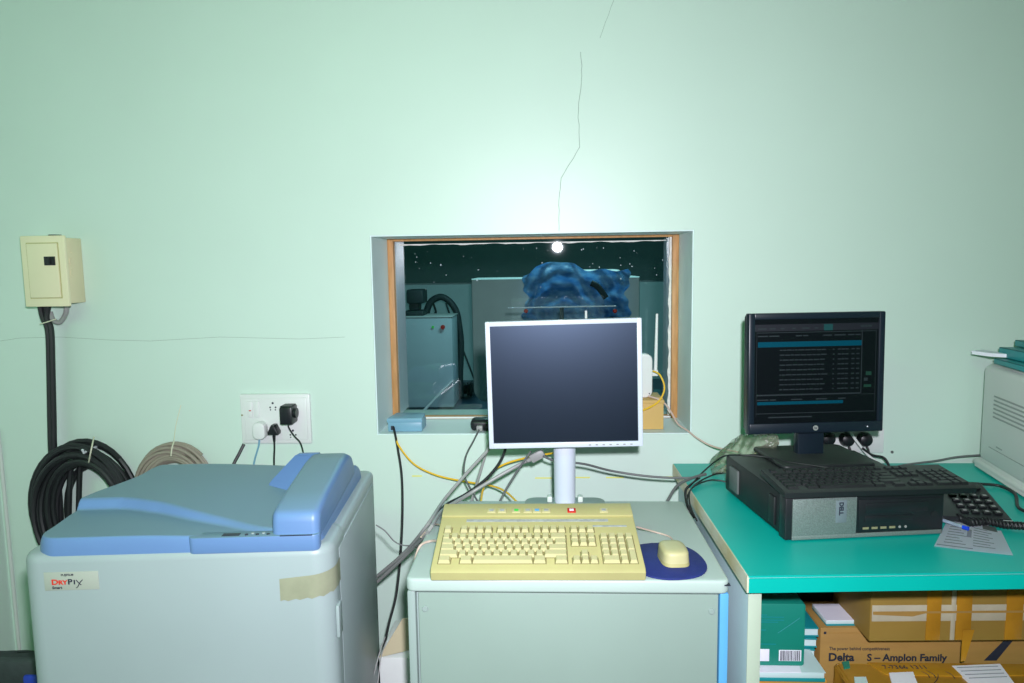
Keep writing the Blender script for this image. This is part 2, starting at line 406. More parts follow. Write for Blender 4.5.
YG = 4.6
a = onY(397, 318, YG); b_ = onY(452, 318, YG)
gen = thing('generator_cabinet', 'grey floor cabinet with a red button seen through the left of the glass', 'cabinet', (a.x-.12, YG, 0))
gw = b_.x-a.x+.12
part('body', MB().box(0, gw, 0, .40, .03, a.z, .012), 'xgrey', gen)
part('plinth', MB().box(.03, gw-.03, .03, .38, .006, .05), 'xdark', gen)
q = onY(443, 327, YG); part('red_button', MB().cyl((q.x-a.x+.12, -.025, q.z), (q.x-a.x+.12, .01, q.z), .021), 'redbtn', gen, label='red push button')
q = onY(433, 327, YG); part('indicator_lamp', MB().cyl((q.x-a.x+.12, -.012, q.z), (q.x-a.x+.12, .01, q.z), .012), 'greenbtn', gen, label='small green indicator lamp')
part('top_lip', MB().box(-.006, gw+.006, -.006, .406, a.z, a.z+.014, .004), 'xwhite', gen)
gtop = a.z+.014
p0 = onY(409, 316, YG+.2); p1 = onY(424, 316, YG+.2)
dv = thing('tube_head', 'black equipment head standing on the grey cabinet behind the glass', 'equipment', (0, 0, gtop))
part('base', MB().box(p0.x-.02, p1.x+.02, YG+.06, YG+.31, 0, .05, .01), 'xdark', dv)
part('neck', MB().box(p0.x+.02, p1.x-.03, YG+.10, YG+.26, .05, .14, .02), 'xdark', dv)
part('head', MB().box(p0.x+.005, p1.x+.025, YG+.06, YG+.30, .12, .26, .02), 'xdark', dv)
hs = MB().tube([Vector(onY(x, y, YG+.55)) for x, y in ((425, 318), (430, 303), (440, 297), (449, 301), (456, 311), (459, 325), (461, 345), (460, 375))]+[Vector((onY(460, 375, YG+.55).x, YG+.55, .03))], .036, 10)
solid('hose', hs, 'xdark', 'thick black hose arching over the grey cabinet behind the glass', 'hose')
cable('hanging_cable', [onY(x, y, YG+.66) for x, y in ((433, 303), (436, 312), (435, 320))]+[Vector((onY(435, 320, YG+.7).x, YG+.7, .02))], .011, 'xdark', 'thin black cord dropping straight under the hose arch', 'cord')
cable('drooping_cable', [onY(x, y, YG+.70) for x, y in ((446, 303), (450, 315), (460, 342), (470, 368), (476, 384))], .010, 'xdark', 'thin black cord slanting from the hose to the scanner foot', 'cord')
cl = MB()
for k in range(5):
    cl.tube([onZ(459+3*k, 391+k, .03), onZ(460+3*k, 386-k, .12+.03*k), onZ(465+2*k, 384+k, .12), onZ(469+2*k, 391, .03)], .018, 6)
solid('cord_heap', cl, 'xdark', 'dark tangle of cords on the floor beside the grey cabinet', 'cable')
q = onY(425, 397, YG-.02); q2 = onY(453, 380, YG-.02)
solid('reflection_rod', MB().cyl((q.x, YG-.12, .02), (q2.x, YG-.02, q2.z), .013), 'white', 'white rod shaped as a glass reflection streak across the foot of the grey cabinet', 'rod')  # streak reflected in the glass, modelled as an added rod
q = onZ(442, 405, .02); q2 = onZ(464, 391, .02)
solid('reflection_strip', MB().tube([q, q2], .012, 8), 'white', 'pale strip shaped as a glass reflection streak over the dark floor beyond the window', 'strip')  # added tube standing in for a second streak reflected in the pane
YS = 3.0
s0 = onY(471, 279, YS); s1 = onY(640, 280, YS); sb = onY(490, 402, YS)
scn = thing('scanner', 'large white rounded scanner housing behind the middle of the glass', 'scanner', ((s0.x+s1.x)/2, YS, 0))
hw = (s1.x-s0.x)/2
part('housing', MB().prism([p if p[1] < (sb.z+s0.z)/2 else (math.copysign(hw, p[0]), s0.z) for i, p in enumerate(rrect(-hw, hw, sb.z, s0.z, .10, 8)) if p[1] < (sb.z+s0.z)/2 or i in (0, 9)], 0, .55, 'y', bev=.02), 'xwhite', scn)
part('pedestal', MB().box(-hw+.2, hw-.2, .1, .5, .006, sb.z+.01, .02), 'xdark', scn)
part('foot', MB().box(-hw+.05, hw-.1, .02, .54, .006, .06, .01), 'xdark', scn)
# rail with red end knobs in front of the scanner
YR = 1.55
r0 = onY(508, 308, YR); r1 = onY(616, 306, YR)
rail = thing('cross_rail', 'bright metal rail with red end knobs in front of the scanner', 'rail', ((r0.x+r1.x)/2, YR, r0.z))
rc = (r0.x+r1.x)/2
part('bar', MB().cyl((r0.x-rc, 0, 0), (r1.x-rc, 0, r1.z-r0.z), .004, n=10), 'steel', rail)
for xx, yy in ((526, 311), (615, 311)):
    q = onY(xx, yy, YR); part('knob', MB().sphere((q.x-rc, 0, q.z-r0.z), .012, u=12, v=8), 'redbtn', rail, label='dark red knob')
part('stand', MB().cyl((0, .03, -r0.z+.006), (0, .03, .0), .012, n=10), 'xdark', rail)
# raised head of the scanner under a blue plastic sheet
h0 = onY(526, 268, YS); h1 = onY(627, 268, YS); hcx = (s0.x+s1.x)/2
part('scan_head', MB().box(h0.x-hcx+.02, h1.x-hcx-.02, .02, .40, s0.z-.10, h0.z-.02, .05, 4), 'xwhite', scn)
def sheet(u, v):
    px = 525+u*103+(2.5*math.sin(v*15)+1.5*math.sin(v*37))*(2*u-1)
    top = 266-5*math.exp(-((u-.33)/.14)**2)+(9*sst_(.12, 0, u))+4*sst_(.45, .6, u)+1.2*math.sin(u*23)
    py = top+(350-top)*v
    arc = math.hypot((u-.36)*1.3, (v-.75)*.8)
    q = onY(px, py, YS-.07)
    q.y += .022*math.sin(arc*34)+.012*math.sin(u*31-v*9)+.010*math.sin(v*21+u*8)
    return q
def sst_(a, b, x):
    t = max(0, min(1, (x-a)/(b-a))); return t*t*(3-2*t)
sh = MB().grid(70, 44, sheet, .002)
solid('plastic_sheet', sh, 'xblue', 'crumpled blue plastic sheet hanging over the scanner behind the flash glint', 'sheet')
cable('curved_hose', [onY(x, y, YS-.115) for x, y in ((591, 283), (597, 286), (602, 292), (606, 298))], .022, 'xdark', 'short dark curved hose over the blue sheet', 'hose')

# ================================================================== WALL FITTINGS
# switch box
bx = onY(20, 236, -.1); bx1 = onY(66.5, 236, -.1); bz0 = onY(24, 307, -.1).z
sb_ = thing('switch_box', 'cream metal switch box with a black breaker on the left of the wall', 'switch box', ((bx.x+bx1.x)/2, -.052, (bx.z+bz0)/2))
hw = (bx1.x-bx.x)/2; hh = (bx.z-bz0)/2
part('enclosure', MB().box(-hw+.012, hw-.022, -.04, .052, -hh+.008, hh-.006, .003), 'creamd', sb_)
part('cover', MB().box(-hw, hw-.006, -.052, -.04, -hh, hh, .004), 'cream', sb_)
part('door_gap_shade', MB().box(-hw+.0195, hw-.0255, -.0528, -.05, -hh+.0255, hh-.0215), 'beige', sb_)  # darker slab paints the shadow line around the door
part('door', MB().box(-hw+.022, hw-.028, -.057, -.05, -hh+.028, hh-.024, .003), 'cream', sb_)
part('breaker_switch', MB().box(.004, .038, -.0605, -.056, .018, .045, .001), 'blk', sb_)
part('toggle', MB().box(.019, .026, -.066, -.060, .022, .040, .001), 'blkkey', sb_)
for z in (.030, -.006, .06):
    part('knockout', MB().cyl((hw-.024, .0, z), (hw-.0205, .0, z), .013 if z < .05 else .003, n=18), 'creamd', sb_)
part('grommet', MB().cyl((.01, -.01, hh-.008), (.01, -.01, hh+.004), .018), 'rubber', sb_)
Yc = -.05
for k, (xa, dx, lab) in enumerate(((40, -3, 'leftmost'), (45, 0, 'middle'), (49, 3, 'rightmost'))):
    y_ = Yc+.012*(k == 1)
    cable('power_cable', [onY(xa, 304, y_), onY(43+k*2, 318, y_), onY(48+k*1.7, 331, y_), onY(51+dx*.55, 370, y_), onY(52+dx*.6, 420, y_), onY(53+dx*.6, 455, y_), onY(57+dx, 500, y_+.02), onY(62+dx, 600, y_+.02)],
          .0085, 'rubber', lab+' of the three thick black cables dropping from the cream switch box', 'cable', 'cables below the switch box')
cable('flexible_conduit', [onY(66, 303, -.03), onY(66, 313, -.03), onY(60, 322, -.03), onY(53, 320, -.04), onY(50, 312, -.04)], .008, 'greycable', 'short grey conduit loop under the cream switch box', 'conduit')
cable('wire_tie', [onY(40, 324, -.068), onY(47, 322, -.07), onY(56, 319, -.068)], .0018, 'string', 'thin wire tie around the black cables under the switch box', 'tie')

# cable coils
def coil(cx, cz, rx, rz, n, anchor, y0, y1, r, sx, sz):
    P = []; N = n*36
    for i in range(N+1):
        t = i/36*2*PI+.8; k = i/N
        j = abs(((k*5+.02) % 2)-1)          # strands sweep in and out between the outermost and innermost ring
        a = sx+(1-sx)*j; b = sz+(1-sz)*j
        x = anchor[0]+(cx+rx*math.cos(t)-anchor[0])*a; z = anchor[1]+(cz+rz*math.sin(t)-anchor[1])*b
        P.append(Vector((x+.004*math.sin(k*53), y0+(y1-y0)*(.5+.5*math.sin(k*31+1)), z)))
    return MB().tube(P, r, 8, smooth=False)
ck = thing('black_cable_coil', 'big coil of thick black cable hung on the wall behind the film printer', 'cable coil', (-1.50, -.09, .45))
bm_ = coil(-1.519, .655, .177, .222, 17, (-1.41, .58), -.10, -.03, .0085, .60, .72)
part('cable', bm_, 'rubber', ck).matrix_parent_inverse = Matrix.Translation((1.50, .09, -.45))
tq = [onY(94, 437, -.07), onY(92, 446, -.115), onY(90, 456, -.12), onY(88, 467, -.09)]
part('tie', MB().tube(tq, .0022, 6), 'string', ck, label='pale tie strip').matrix_parent_inverse = Matrix.Translation((1.50, .09, -.45))
part('hook', MB().tube([(-1.47, 0, .855), (-1.47, -.10, .850), (-1.47, -.105, .862)], .004, 6, smooth=False), 'steel', ck).matrix_parent_inverse = Matrix.Translation((1.50, .09, -.45))
cable('hanging_black_cable', [onY(72, 462, -.07), onY(70, 480, -.07), onY(69, 510, -.07), onY(68, 560, -.07)], .0085, 'rubber', 'straight black cable end hanging inside the big black coil, left one', 'cable', 'cable ends inside the coil')
cable('hanging_black_cable', [onY(82, 456, -.05), onY(80, 470, -.05), onY(79, 500, -.05), onY(78, 560, -.05)], .0085, 'rubber', 'straight black cable end hanging inside the big black coil, right one', 'cable', 'cable ends inside the coil')
gk = thing('grey_cable_coil', 'smaller coil of grey cable hung on the wall above the film printer', 'cable coil', (-1.22, -.05, .6))
gi = Matrix.Translation((1.22, .05, -.6))
part('cable', coil(-1.218, .715, .132, .150, 16, (-1.20, .62), -.06, -.02, .0055, .66, .74), 'taupecable', gk).matrix_parent_inverse = gi
part('tie', MB().tube([onY(174, 441, -.055), onY(172, 448, -.09), onY(171, 456, -.09)], .0022, 6), 'string', gk, label='pale tie strip').matrix_parent_inverse = gi
part('string', MB().tube([onY(174, 441, -.055), onY(176, 425, -.02), onY(181, 405, -.004)], .0013, 6), 'string', gk, label='thin string up the wall').matrix_parent_inverse = gi

# wall socket
s0 = onY(241, 393.5, 0); s1 = onY(313, 442.5, 0)
sk = thing('wall_socket', 'white switch and socket plate on the wall above the film printer', 'socket', (s0.x, 0, s1.z))
SW, SH = s1.x-s0.x, s0.z-s1.z
part('plate', MB().box(0, SW, -.014, 0, 0, SH, .005), 'white', sk)
part('inner_frame', MB().box(.012, SW-.010, -.017, -.012, .012, SH-.012, .003), 'white', sk)
for k in range(2): part('rocker_switch', MB().box(.026+.022*k, .044+.022*k, -.022, -.016, SH-.075, SH-.022, .003), 'white', sk)
part('indicator', MB().box(.033, .040, -.0235, -.0215, SH-.054, SH-.051), 'redbtn', sk, label='tiny red indicator mark')
def socket_holes(cx, cz):
    for dx, dz, r_ in ((0, .014, .0036), (-.009, 0, .0028), (.009, 0, .0028), (-.008, -.008, .0022), (.008, -.008, .0022)):
        part('socket_hole', MB().cyl((cx+dx, -.0178, cz+dz), (cx+dx, -.016, cz+dz), r_, n=12), 'navyink', sk)
socket_holes(.110, SH-.043); socket_holes(.172, .03)
part('screw', MB().cyl((.006, -.0155, SH*.58), (.006, -.013, SH*.58), .003), 'brass', sk)
q = onY(262, 430, -.02)
pl = thing('white_plug', 'white rounded plug pushed into the left of the wall plate', 'plug', (q.x, -.018, q.z))
part('shell', MB().prism(rrect(-.021, .021, -.026, .03, .018, 6), -.032, 0, 'y', bev=.006), 'white', pl)
part('cord', MB().tube([(-.004, -.016, -.024), (-.006, -.018, -.045), (-.012, -.02, -.065), (-.022, -.02, -.095), (-.03, -.02, -.13)], .0032, 6), 'tealdev', pl, label='pale blue cord')
q = onY(276, 430, -.02)
p2 = thing('black_plug', 'black three-pin plug in the middle of the wall plate', 'plug', (q.x, -.018, q.z))
part('shell', MB().prism([(-.016, -.010), (.016, -.010), (.017, -.002), (.006, .022), (-.005, .022), (-.017, -.002)], -.034, 0, 'y', bev=.004), 'blk', p2)
part('strain_relief', MB().cyl((0, -.02, -.034), (0, -.02, -.008), .0035, .006, 12), 'blk', p2)
part('cord', MB().tube([(0, -.02, -.03), (0, -.022, -.055), (-.002, -.025, -.09), (-.004, -.025, -.14)], .003, 6), 'rubber', p2)
q = onY(290.5, 413, -.03)
p3 = thing('power_adapter', 'black mains adapter block in the right of the wall plate', 'adapter', (q.x, -.018, q.z))
part('block', MB().box(-.021, .020, -.055, 0, -.030, .028, .006), 'blk', p3)
part('top_face', MB().box(-.018, .017, -.052, -.006, .0275, .030, .001), 'blkdust', p3)
part('boss', MB().cyl((.02, -.03, .004), (.028, -.03, .004), .016), 'blk', p3)
part('cord', MB().tube([(0, -.04, -.028), (.005, -.04, -.045), (.018, -.035, -.07), (.035, -.03, -.095), (.045, -.03, -.14)], .0022, 6), 'rubber', p3)
cable('black_lead', [onY(244, 444, -.015), onY(239, 454, -.03), (onY(233, 466, -.05)), onY(226, 490, -.08)], .0055, 'rubber', 'short black lead below the left end of the wall plate', 'cable')

# ================================================================== FILM PRINTER
PR = R(4.8)
fp = thing('film_printer', 'big white film printer with a blue top cover at lower left', 'printer', (-1.05, -.894, 0), (0, 0, PR)); fp.scale = (1, 1, 1.0095)
PW, PD, PH = .608, .565, .845
def rbody(x0, x1, y0, y1, z0, z1, rv, bt):
    return MB().prism(rrect(x0, x1, y0, y1, rv, 8), z0, z1, 'z', bev=bt, seg=4)
part('front_shell', rbody(-.024, PW, 0, .16, .03, PH, .045, .018), 'pbody', fp)
part('rear_shell', rbody(-.020, PW-.002, .03, PD, .03, PH-.003, .03, .014), 'pbody', fp)
part('side_panel', MB().box(PW-.006, PW+.001, .068, PD-.05, .06, PH-.028, .002), 'pbody', fp)
part('latch', MB().box(PW-.002, PW+.006, .020, .05, 0.64, .71, .003), 'pbody', fp, label='small white latch')
for x in (.08, PW-.08):
    for y in (.08, PD-.08): part('foot', MB().cyl((x, y, 0), (x, y, .032), .025), 'blk', fp)
# cover as a shaped height field
CU0, CU1, CV0, CV1 = .000, .582, .006, .535
def sst(a, b, x):
    t = max(0, min(1, (x-a)/(b-a))); return t*t*(3-2*t)
def cov_h(u, v):
    vs = .180-.02*sst(.08, .18, u)-.075*sst(.13, .35, u)-.06*sst(.3, .5, u)
    low = .876-.010*sst(.2, .5, u)
    up_ = low+.009+.014*(1-sst(.15, .5, u))+(.003+.010*sst(.2, .5, u))*sst(vs, .40, v)
    t = sst(vs-.004, vs+.016, v)
    return low*(1-t)+up_*t
def cover(a, b):
    a = .5-.5*math.cos(PI*a); b = .5-.5*math.cos(PI*b)
    v = CV0+(CV1-CV0)*b
    lo = CU0-.008*sst(.06, .17, v)+.056*sst(.18, .38, v)+.03*sst(.40, .53, v)
    u = lo+(CU1-lo)*a
    rr = .05
    for cx, cy in ((CU0+rr, CV0+rr), (CU1-rr, CV0+rr), (CU1-rr, CV1-rr)):
        if (u-cx)*(cx-(CU0+CU1)/2) > 0 and (v-cy)*(cy-(CV0+CV1)/2) > 0:
            dx, dy = u-cx, v-cy; m_ = max(abs(dx), abs(dy)); d = math.hypot(dx, dy)
            if d > 1e-9: u, v = cx+dx*m_/d, cy+dy*m_/d
    ed = min(a, 1-a)*(CU1-lo); ev = min(b, 1-b)*(CV1-CV0); dd = min(ed, ev)
    fall = math.sqrt(max(0, 1-(1-min(1, dd/.010))**2))
    h = cov_h(u, v)-.03*sst(.44, .535, v)
    return Vector((u, v, PH-.006+(h-PH+.006)*(fall if dd < .010 else 1)))
part('top_cover', MB().grid(150, 190, cover), 'pblue', fp)
# raised hump along the right
hp = MB().prism([(.008, .850), (.009, .896), (.014, .911), (.026, .920), (.10, .932), (.28, .950), (.34, .950), (.38, .935), (.41, .90), (.41, .87)], (.485), .583, 'x', bev=.016, seg=5)
part('hump', hp, 'pblue', fp)
rb = MB()
lo_ = [(.385, .285), (.51, .225), (.51, .40), (.43, .40)]
hi_ = [(.40, .300, .900), (.51, .240, .900), (.51, .335, .951), (.452, .335, .951)]
A_ = [rb.bm.verts.new((p[0], p[1], .880)) for p in lo_]; B_ = [rb.bm.verts.new(p) for p in hi_]
C_ = [rb.bm.verts.new((.452, .36, .949)), rb.bm.verts.new((.51, .36, .949))]
f_ = rb.bm.faces.new
f_(A_[::-1]); f_(B_); f_((A_[0], A_[1], B_[1], B_[0])); f_((A_[1], A_[2], C_[1], B_[2], B_[1])); f_((A_[3], A_[0], B_[0], B_[3], C_[0])); f_((B_[3], B_[2], C_[1], C_[0])); f_((A_[2], A_[3], C_[0], C_[1]))
bmesh.ops.recalc_face_normals(rb.bm, faces=rb.bm.faces[:])
bmesh.ops.bevel(rb.bm, geom=rb.bm.edges[:], offset=.004, segments=3, affect='EDGES')
part('ramp', rb, 'plite', fp, label='smooth lighter blue ramp')
# control strip at the front of the cover
def strip_(a, b):
    u = .322+.262*a; v = -.0+.05*b; return Vector((u, v+.014, .8785+.0015*b))
cp = MB().prism(rrect(.318, .583, .001, .034, .014, 6), .838, .8715, 'z', bev=.002)
part('control_strip', cp, 'pblue', fp)
part('display', MB().box(.385, .420, .008, .022, .8705, .8725, .0005), 'navyink', fp, label='small dark display')
for k in range(5):
    part('button', MB().cyl((.434+.011*k, .013+(.006 if k % 2 else 0), .8705), (.434+.011*k, .013+(.006 if k % 2 else 0), .873), .0035, n=12), 'pbody' if k % 2 else 'navyink', fp)
part('slot', MB().box(.505, .570, .000, .003, .871, .8722), 'navyink', fp)
# sticker and lettering
lg = part('logo_sticker', MB().box(.030, .138, -.0012, .002, .772, .810, .0003), 'stick', fp, label='cream sticker with red and black lettering')
text('lettering', 'FUJIFILM', .0062, 'navyink', lg, (.064, -.0014, .8020), bold=.0001, sx=1.1)
text('lettering', 'D', .0150, 'red', lg, (.044, -.0014, .7845), bold=.0005, sx=1.25)
text('lettering', 'RY', .0120, 'red', lg, (.0580, -.0014, .7845), bold=.0005, sx=1.2)
text('lettering', 'P', .0150, 'navyink', lg, (.0765, -.0014, .7845), bold=.0005, sx=1.2)
text('lettering', 'I', .0120, 'navyink', lg, (.0880, -.0014, .7845), bold=.0005, sx=1.2)
part('swash', MB().tube([(.0935, -.0014, .7930), (.1000, -.0014, .7850), (.1030, -.0014, .7825)], .0009, 5), 'navyink', lg)
part('swash', MB().tube([(.0925, -.0014, .7765), (.0960, -.0014, .7790), (.1005, -.0014, .7870), (.1065, -.0014, .7932)], .0009, 5), 'navyink', lg)
text('lettering', 'Smart', .0075, 'navyink', lg, (.0450, -.0014, .7755), bold=.0002, sx=1.1)
# yellowed tape round the right front corner
tp = MB(); pts = []
for k in range(26):
    s_ = k/25
    d = .50+s_*.20
    flat = PW-.045-.50
    if d-.50 < flat: x, y = d, -.0009
    else:
        a_ = min((d-.50-flat)/.0455, PI/2); x = PW-.045+.0459*math.sin(a_); y = .045-.0459*math.cos(a_)
        if (d-.50-flat)/.0455 > PI/2: y = .045+(d-.50-flat-.0455*PI/2)
    zt = .782+.018*s_; zb = .735+.014*s_+.002*math.sin(k*2.1)
    pts.append((tp.bm.verts.new((x, y, zb)), tp.bm.verts.new((x, y, zt))))
for A, B in zip(pts, pts[1:]): tp.bm.faces.new((A[0], A[1], B[1], B[0]))
part('tape', tp, 'tape', fp, label='yellowed strip of tape')

# ================================================================== CABINET
CX0, CX1, CYF, CYB, CZ = -.307, .377, -.785, -.285, .76
cb = thing('workstation_cabinet', 'pale grey low cabinet carrying the beige keyboard and white monitor', 'cabinet', ((CX0+CX1)/2, (CYF+CYB)/2, 0))
ox, oy = (CX0+CX1)/2, (CYF+CYB)/2
def cbx(*a, **k): return MB().box(a[0]-ox, a[1]-ox, a[2]-oy, a[3]-oy, a[4], a[5], *a[6:])
part('top', MB().prism([(p[0]-ox, p[1]-oy) for p in rrect(CX0, CX1, CYF, CYB, .018, 5)], CZ-.030, CZ, 'z', bev=.006, seg=3), 'cabtop', cb)
part('body', cbx(CX0+.004, CX1-.004, CYF+.022, CYB, .06, CZ-.030, .003), 'cab', cb)
part('post', cbx(CX0+.002, CX0+.020, CYF+.006, CYF+.026, .06, CZ-.030, .004), 'cab', cb)
part('front_panel', cbx(CX0+.026, CX1-.022, CYF+.008, CYF+.024, .07, CZ-.034, .002), 'cabpanel', cb)
part('side_strip', cbx(CX1-.019, CX1-.001, CYF+.006, CYF+.026, .06, CZ-.031, .002), 'bluestrip', cb, label='sky blue edge strip')
for x in (CX0+.040, CX1-.036):
    part('screw', MB().lathe([(.001, .0), (.0065, .0005), (.0065, .003), (.0055, .004)], (x-ox, CYF+.0085-oy, CZ-.070), 14, 'y'), 'cab', cb)
for x in (CX0+.06, CX1-.06):
    for y in (CYF+.08, CYB-.06): part('caster', MB().cyl((x-ox-.012, y-oy, .03), (x-ox+.012, y-oy, .03), .03).box(x-ox-.02, x-ox+.02, y-oy-.02, y-oy+.02, .045, .066), 'blk', cb)
part('corner_nick', MB().box(CX1-.012-ox, CX1+.0006-ox, CYF-oy-.0004, CYF+.012-oy, CZ-.011, CZ-.009), 'navyink', cb)

# ---- keyboards
KM = {}
def key_mesh(w, d, h, m, taper):
    k = (round(w, 4), round(d, 4), h, m)
    if k not in KM:
        b = MB(); t = taper
        lo = [(-w/2, -d/2), (w/2, -d/2), (w/2, d/2), (-w/2, d/2)]; hi = [(-w/2+t, -d/2+t), (w/2-t, -d/2+t), (w/2-t, d/2-t*.5), (-w/2+t, d/2-t*.5)]
        A = [b.bm.verts.new((x, y, 0)) for x, y in lo]; B = [b.bm.verts.new((x, y, h)) for x, y in hi]
        b.bm.faces.new(B); 
        for i in range(4): b.bm.faces.new((A[i], A[(i+1) % 4], B[(i+1) % 4], B[i]))
        KM[k] = b.mesh('key', M[m], smooth=False)
    return KM[k]
def keyset():
    """(x, row, w, rows) in key units; rows: 0 space row … 4 number row, 5.4 function row"""
    K = []
    def row(r, ws, x=0):
        for w_ in ws:
            if w_ > 0: K.append((x, r, w_, 1))
            x += abs(w_)
    row(4, [1]*13+[2]); row(3, [1.5]+[1]*12+[1.5]); row(2, [1.75]+[1]*11+[2.25]); row(1, [2.25]+[1]*10+[2.75])
    row(0, [1.5, -1, 1.5, 7, 1.5, -1, 1.5])
    row(5.45, [1, -1, 1, 1, 1, 1, -.5, 1, 1, 1, 1, -.5, 1, 1, 1, 1])
    for r in (4, 3, 5.45): row(r, [1, 1, 1], 15.5)
    row(1, [1], 16.5); row(0, [1, 1, 1], 15.5)
    row(4, [1]*4, 19); row(3, [1]*3, 19); row(2, [1]*3, 19); row(1, [1]*3, 19); row(0, [2, 1], 19)
    K.append((22, 2, 1, 2)); K.append((22, 0, 1, 2))
    return K
KU = keyset()
def put_keys(parent, x0, y0, ux, uy, z, h, m, gap, taper):
    for (x, r, w_, rr) in KU:
        link('key', key_mesh(w_*ux-gap, rr*uy-gap, h, m, taper), parent, (x0+(x+w_/2)*ux, y0+(r+rr/2)*uy, z))
KW, KD = .452, .250
kb = thing('beige_keyboard', 'yellowed beige keyboard with coloured function buttons on the cabinet', 'keyboard', (-.024, -.792, .7605), (R(0), 0, R(.9)))
tl = R(13)
TK = Matrix.Rotation(tl, 4, 'X')
case = MB().prism([(0, .002), (0, .020), (.008, .026), (KD, .026), (KD, .0), (.02, .0)], -KW/2, KW/2, 'x', bev=.003)
co = part('case', case, 'beige', kb, (0, 0, .0), (tl, 0, 0))
ux = (KW-.026)/23.0
kt = MB()
for (x0, x1, y0, y1) in ((0, 15, 1, 5), (0, 1.5, 0, 1), (2.5, 12.5, 0, 1), (13.5, 15, 0, 1), (15.5, 18.5, 3, 5), (16.5, 17.5, 1, 2), (15.5, 18.5, 0, 1), (19, 23, 0, 5), (0, 1, 5.45, 6.45), (2, 6, 5.45, 6.45), (6.5, 10.5, 5.45, 6.45), (11, 15, 5.45, 6.45), (15.5, 18.5, 5.45, 6.45)):
    kt.box(-KW/2+.013+x0*ux-.0008, -KW/2+.013+x1*ux+.0008, .022+y0*.0205-.0008, .022+y1*.0205+.0008, .0255, .0264)
part('key_well', kt, 'traydark', co, label='darker well under the keys')
ux = (KW-.026)/23.0
put_keys(co, -KW/2+.013, .022, ux, .0205, .0262, .0080, 'beigekey', .0022, .0022)
part('label_strip', MB().box(-.165, .165, .178, .188, .026, .0268), 'beiged', co, label='grey printed key label strip')
part('label_strip', MB().box(.125, .205, .157, .163, .026, .0268), 'beiged', co, label='short grey label strip')
part('top_ridge', MB().box(-KW/2+.001, KW/2-.001, .197, KD-.001, .0255, .031, .002), 'beige', co)
for i, (u, m_) in enumerate(((-.108, 'beigekey'), (-.083, 'beigekey'), (-.049, 'greenbtn'), (-.022, 'beigekey'), (0, 'bluestrip'), (.022, 'beigekey'), (.082, 'redbtn'), (.158, 'beigekey'))):
    b2 = part('function_button', MB().box(u-.010, u+.010, .207, .225, .0305, .0335, .0012), 'beigekey' if m_ != 'redbtn' else 'redbtn', co, label='red function button' if m_ == 'redbtn' else None)
    part('legend', MB().box(u-.005, u+.005, .212, .220, .0334, .0343), {'redbtn': 'paper', 'beigekey': 'beiged'}.get(m_, m_), b2)
for x in (-.19, .19): part('riser_foot', MB().box(x-.015, x+.015, .19, .205, 0, .0).box(x-.015, x+.015, .195, .215, .001, .0455), 'beige', kb)

# mouse and pad
md = MB(); poly = []
for k in range(40):
    t = 2*PI*k/40; x = .088*math.cos(t); y = .096*math.sin(t)
    x = math.copysign(abs(x/.088)**.8*.088, x); y = math.copysign(abs(y/.096)**.85*.096, y)
    if x < 0: y *= 1.0+.04*(x/.088); x *= .9
    poly.append((x, y))
pd = solid('mouse_pad', md.prism(poly, 0, .004, 'z', bev=.001), 'navy', 'dark blue rounded mouse pad at the right of the beige keyboard', 'mouse pad')
pd.location = (.256, -.690, CZ+.0005); pd.rotation_euler = (0, 0, R(8))
ms = thing('mouse', 'yellowed beige mouse standing on the dark blue pad', 'mouse', (.276, -.690, CZ+.005), (0, 0, R(4)))
ms.scale = (.92, .80, .92)
def mshape(z0, z1, s0):
    b = MB(); N_ = 28; rings = []
    for j in range(9):
        t = j/8; z = z0+(z1-z0)*math.sin(t*PI/2); s = s0*(1-.10*t) if t < .6 else s0*(1-.06-.04*t)*math.cos((t-.6)/.4*1.2)
        s = max(s, .03)
        rings.append([b.bm.verts.new((math.copysign(abs(math.cos(2*PI*k/N_))**.55, math.cos(2*PI*k/N_))*.033*s, math.copysign(abs(math.sin(2*PI*k/N_))**.6, math.sin(2*PI*k/N_))*.052*s, z)) for k in range(N_)])
    for A, B in zip(rings, rings[1:]):
        for k in range(N_): b.bm.faces.new((A[k], A[(k+1) % N_], B[(k+1) % N_], B[k]))
    b.bm.faces.new(rings[0][::-1]); b.bm.faces.new(rings[-1]); return b
part('base', mshape(0, .016, 1.03), 'beige', ms)
part('shell', mshape(.008, .036, 1.0), 'beigekey', ms)
part('button_split', MB().box(-.0006, .0006, .012, .045, .030, .0335), 'beige', ms)
wpart_(ms, 'cord', MB().tube([onZ(637, 527, .79), onZ(655, 532, .768), onZ(670, 537, .764), onZ(674, 545, .768), Vector((.278, -.628, .778))], .0022), 'pink')

# ================================================================== WHITE MONITOR
MY = -.40
ma = onY(485.5, 322, MY); mb_ = onY(641.5, 318, MY); mc = onY(489.5, 449, MY)
MW, MH = .403, .336
wm = thing('white_monitor', 'white framed flat monitor with a dark screen on a white pole', 'monitor', ((ma.x+mb_.x)/2, MY, CZ))
cz = (ma.z+mb_.z)/2-MH/2-CZ; dx_ = .002
tilt = Matrix.Rotation(R(-.95), 4, 'Y')
head = MB(); 
def ring(w, h, t, y0, y1, bev, yb=None):
    b = MB()
    b.box(-w/2, -w/2+t, y0, y1, -h/2, h/2, bev).box(w/2-t, w/2, y0, y1, -h/2, h/2, bev).box(-w/2+t*.9, w/2-t*.9, y0, y1, h/2-t, h/2, bev).box(-w/2+t*.9, w/2-t*.9, y0, y1, -h/2, -h/2+t*1.15, bev)
    return b
hd = part('bezel', ring(MW, MH, .0125, 0, .03, .0022), 'monwhite', wm, (dx_, 0, cz), (0, R(-.95), 0))
part('screen', MB().box(-MW/2+.012, MW/2-.012, .0045, .012, -MH/2+.013, MH/2-.012), 'screenoff', hd, label='dark switched-off screen')
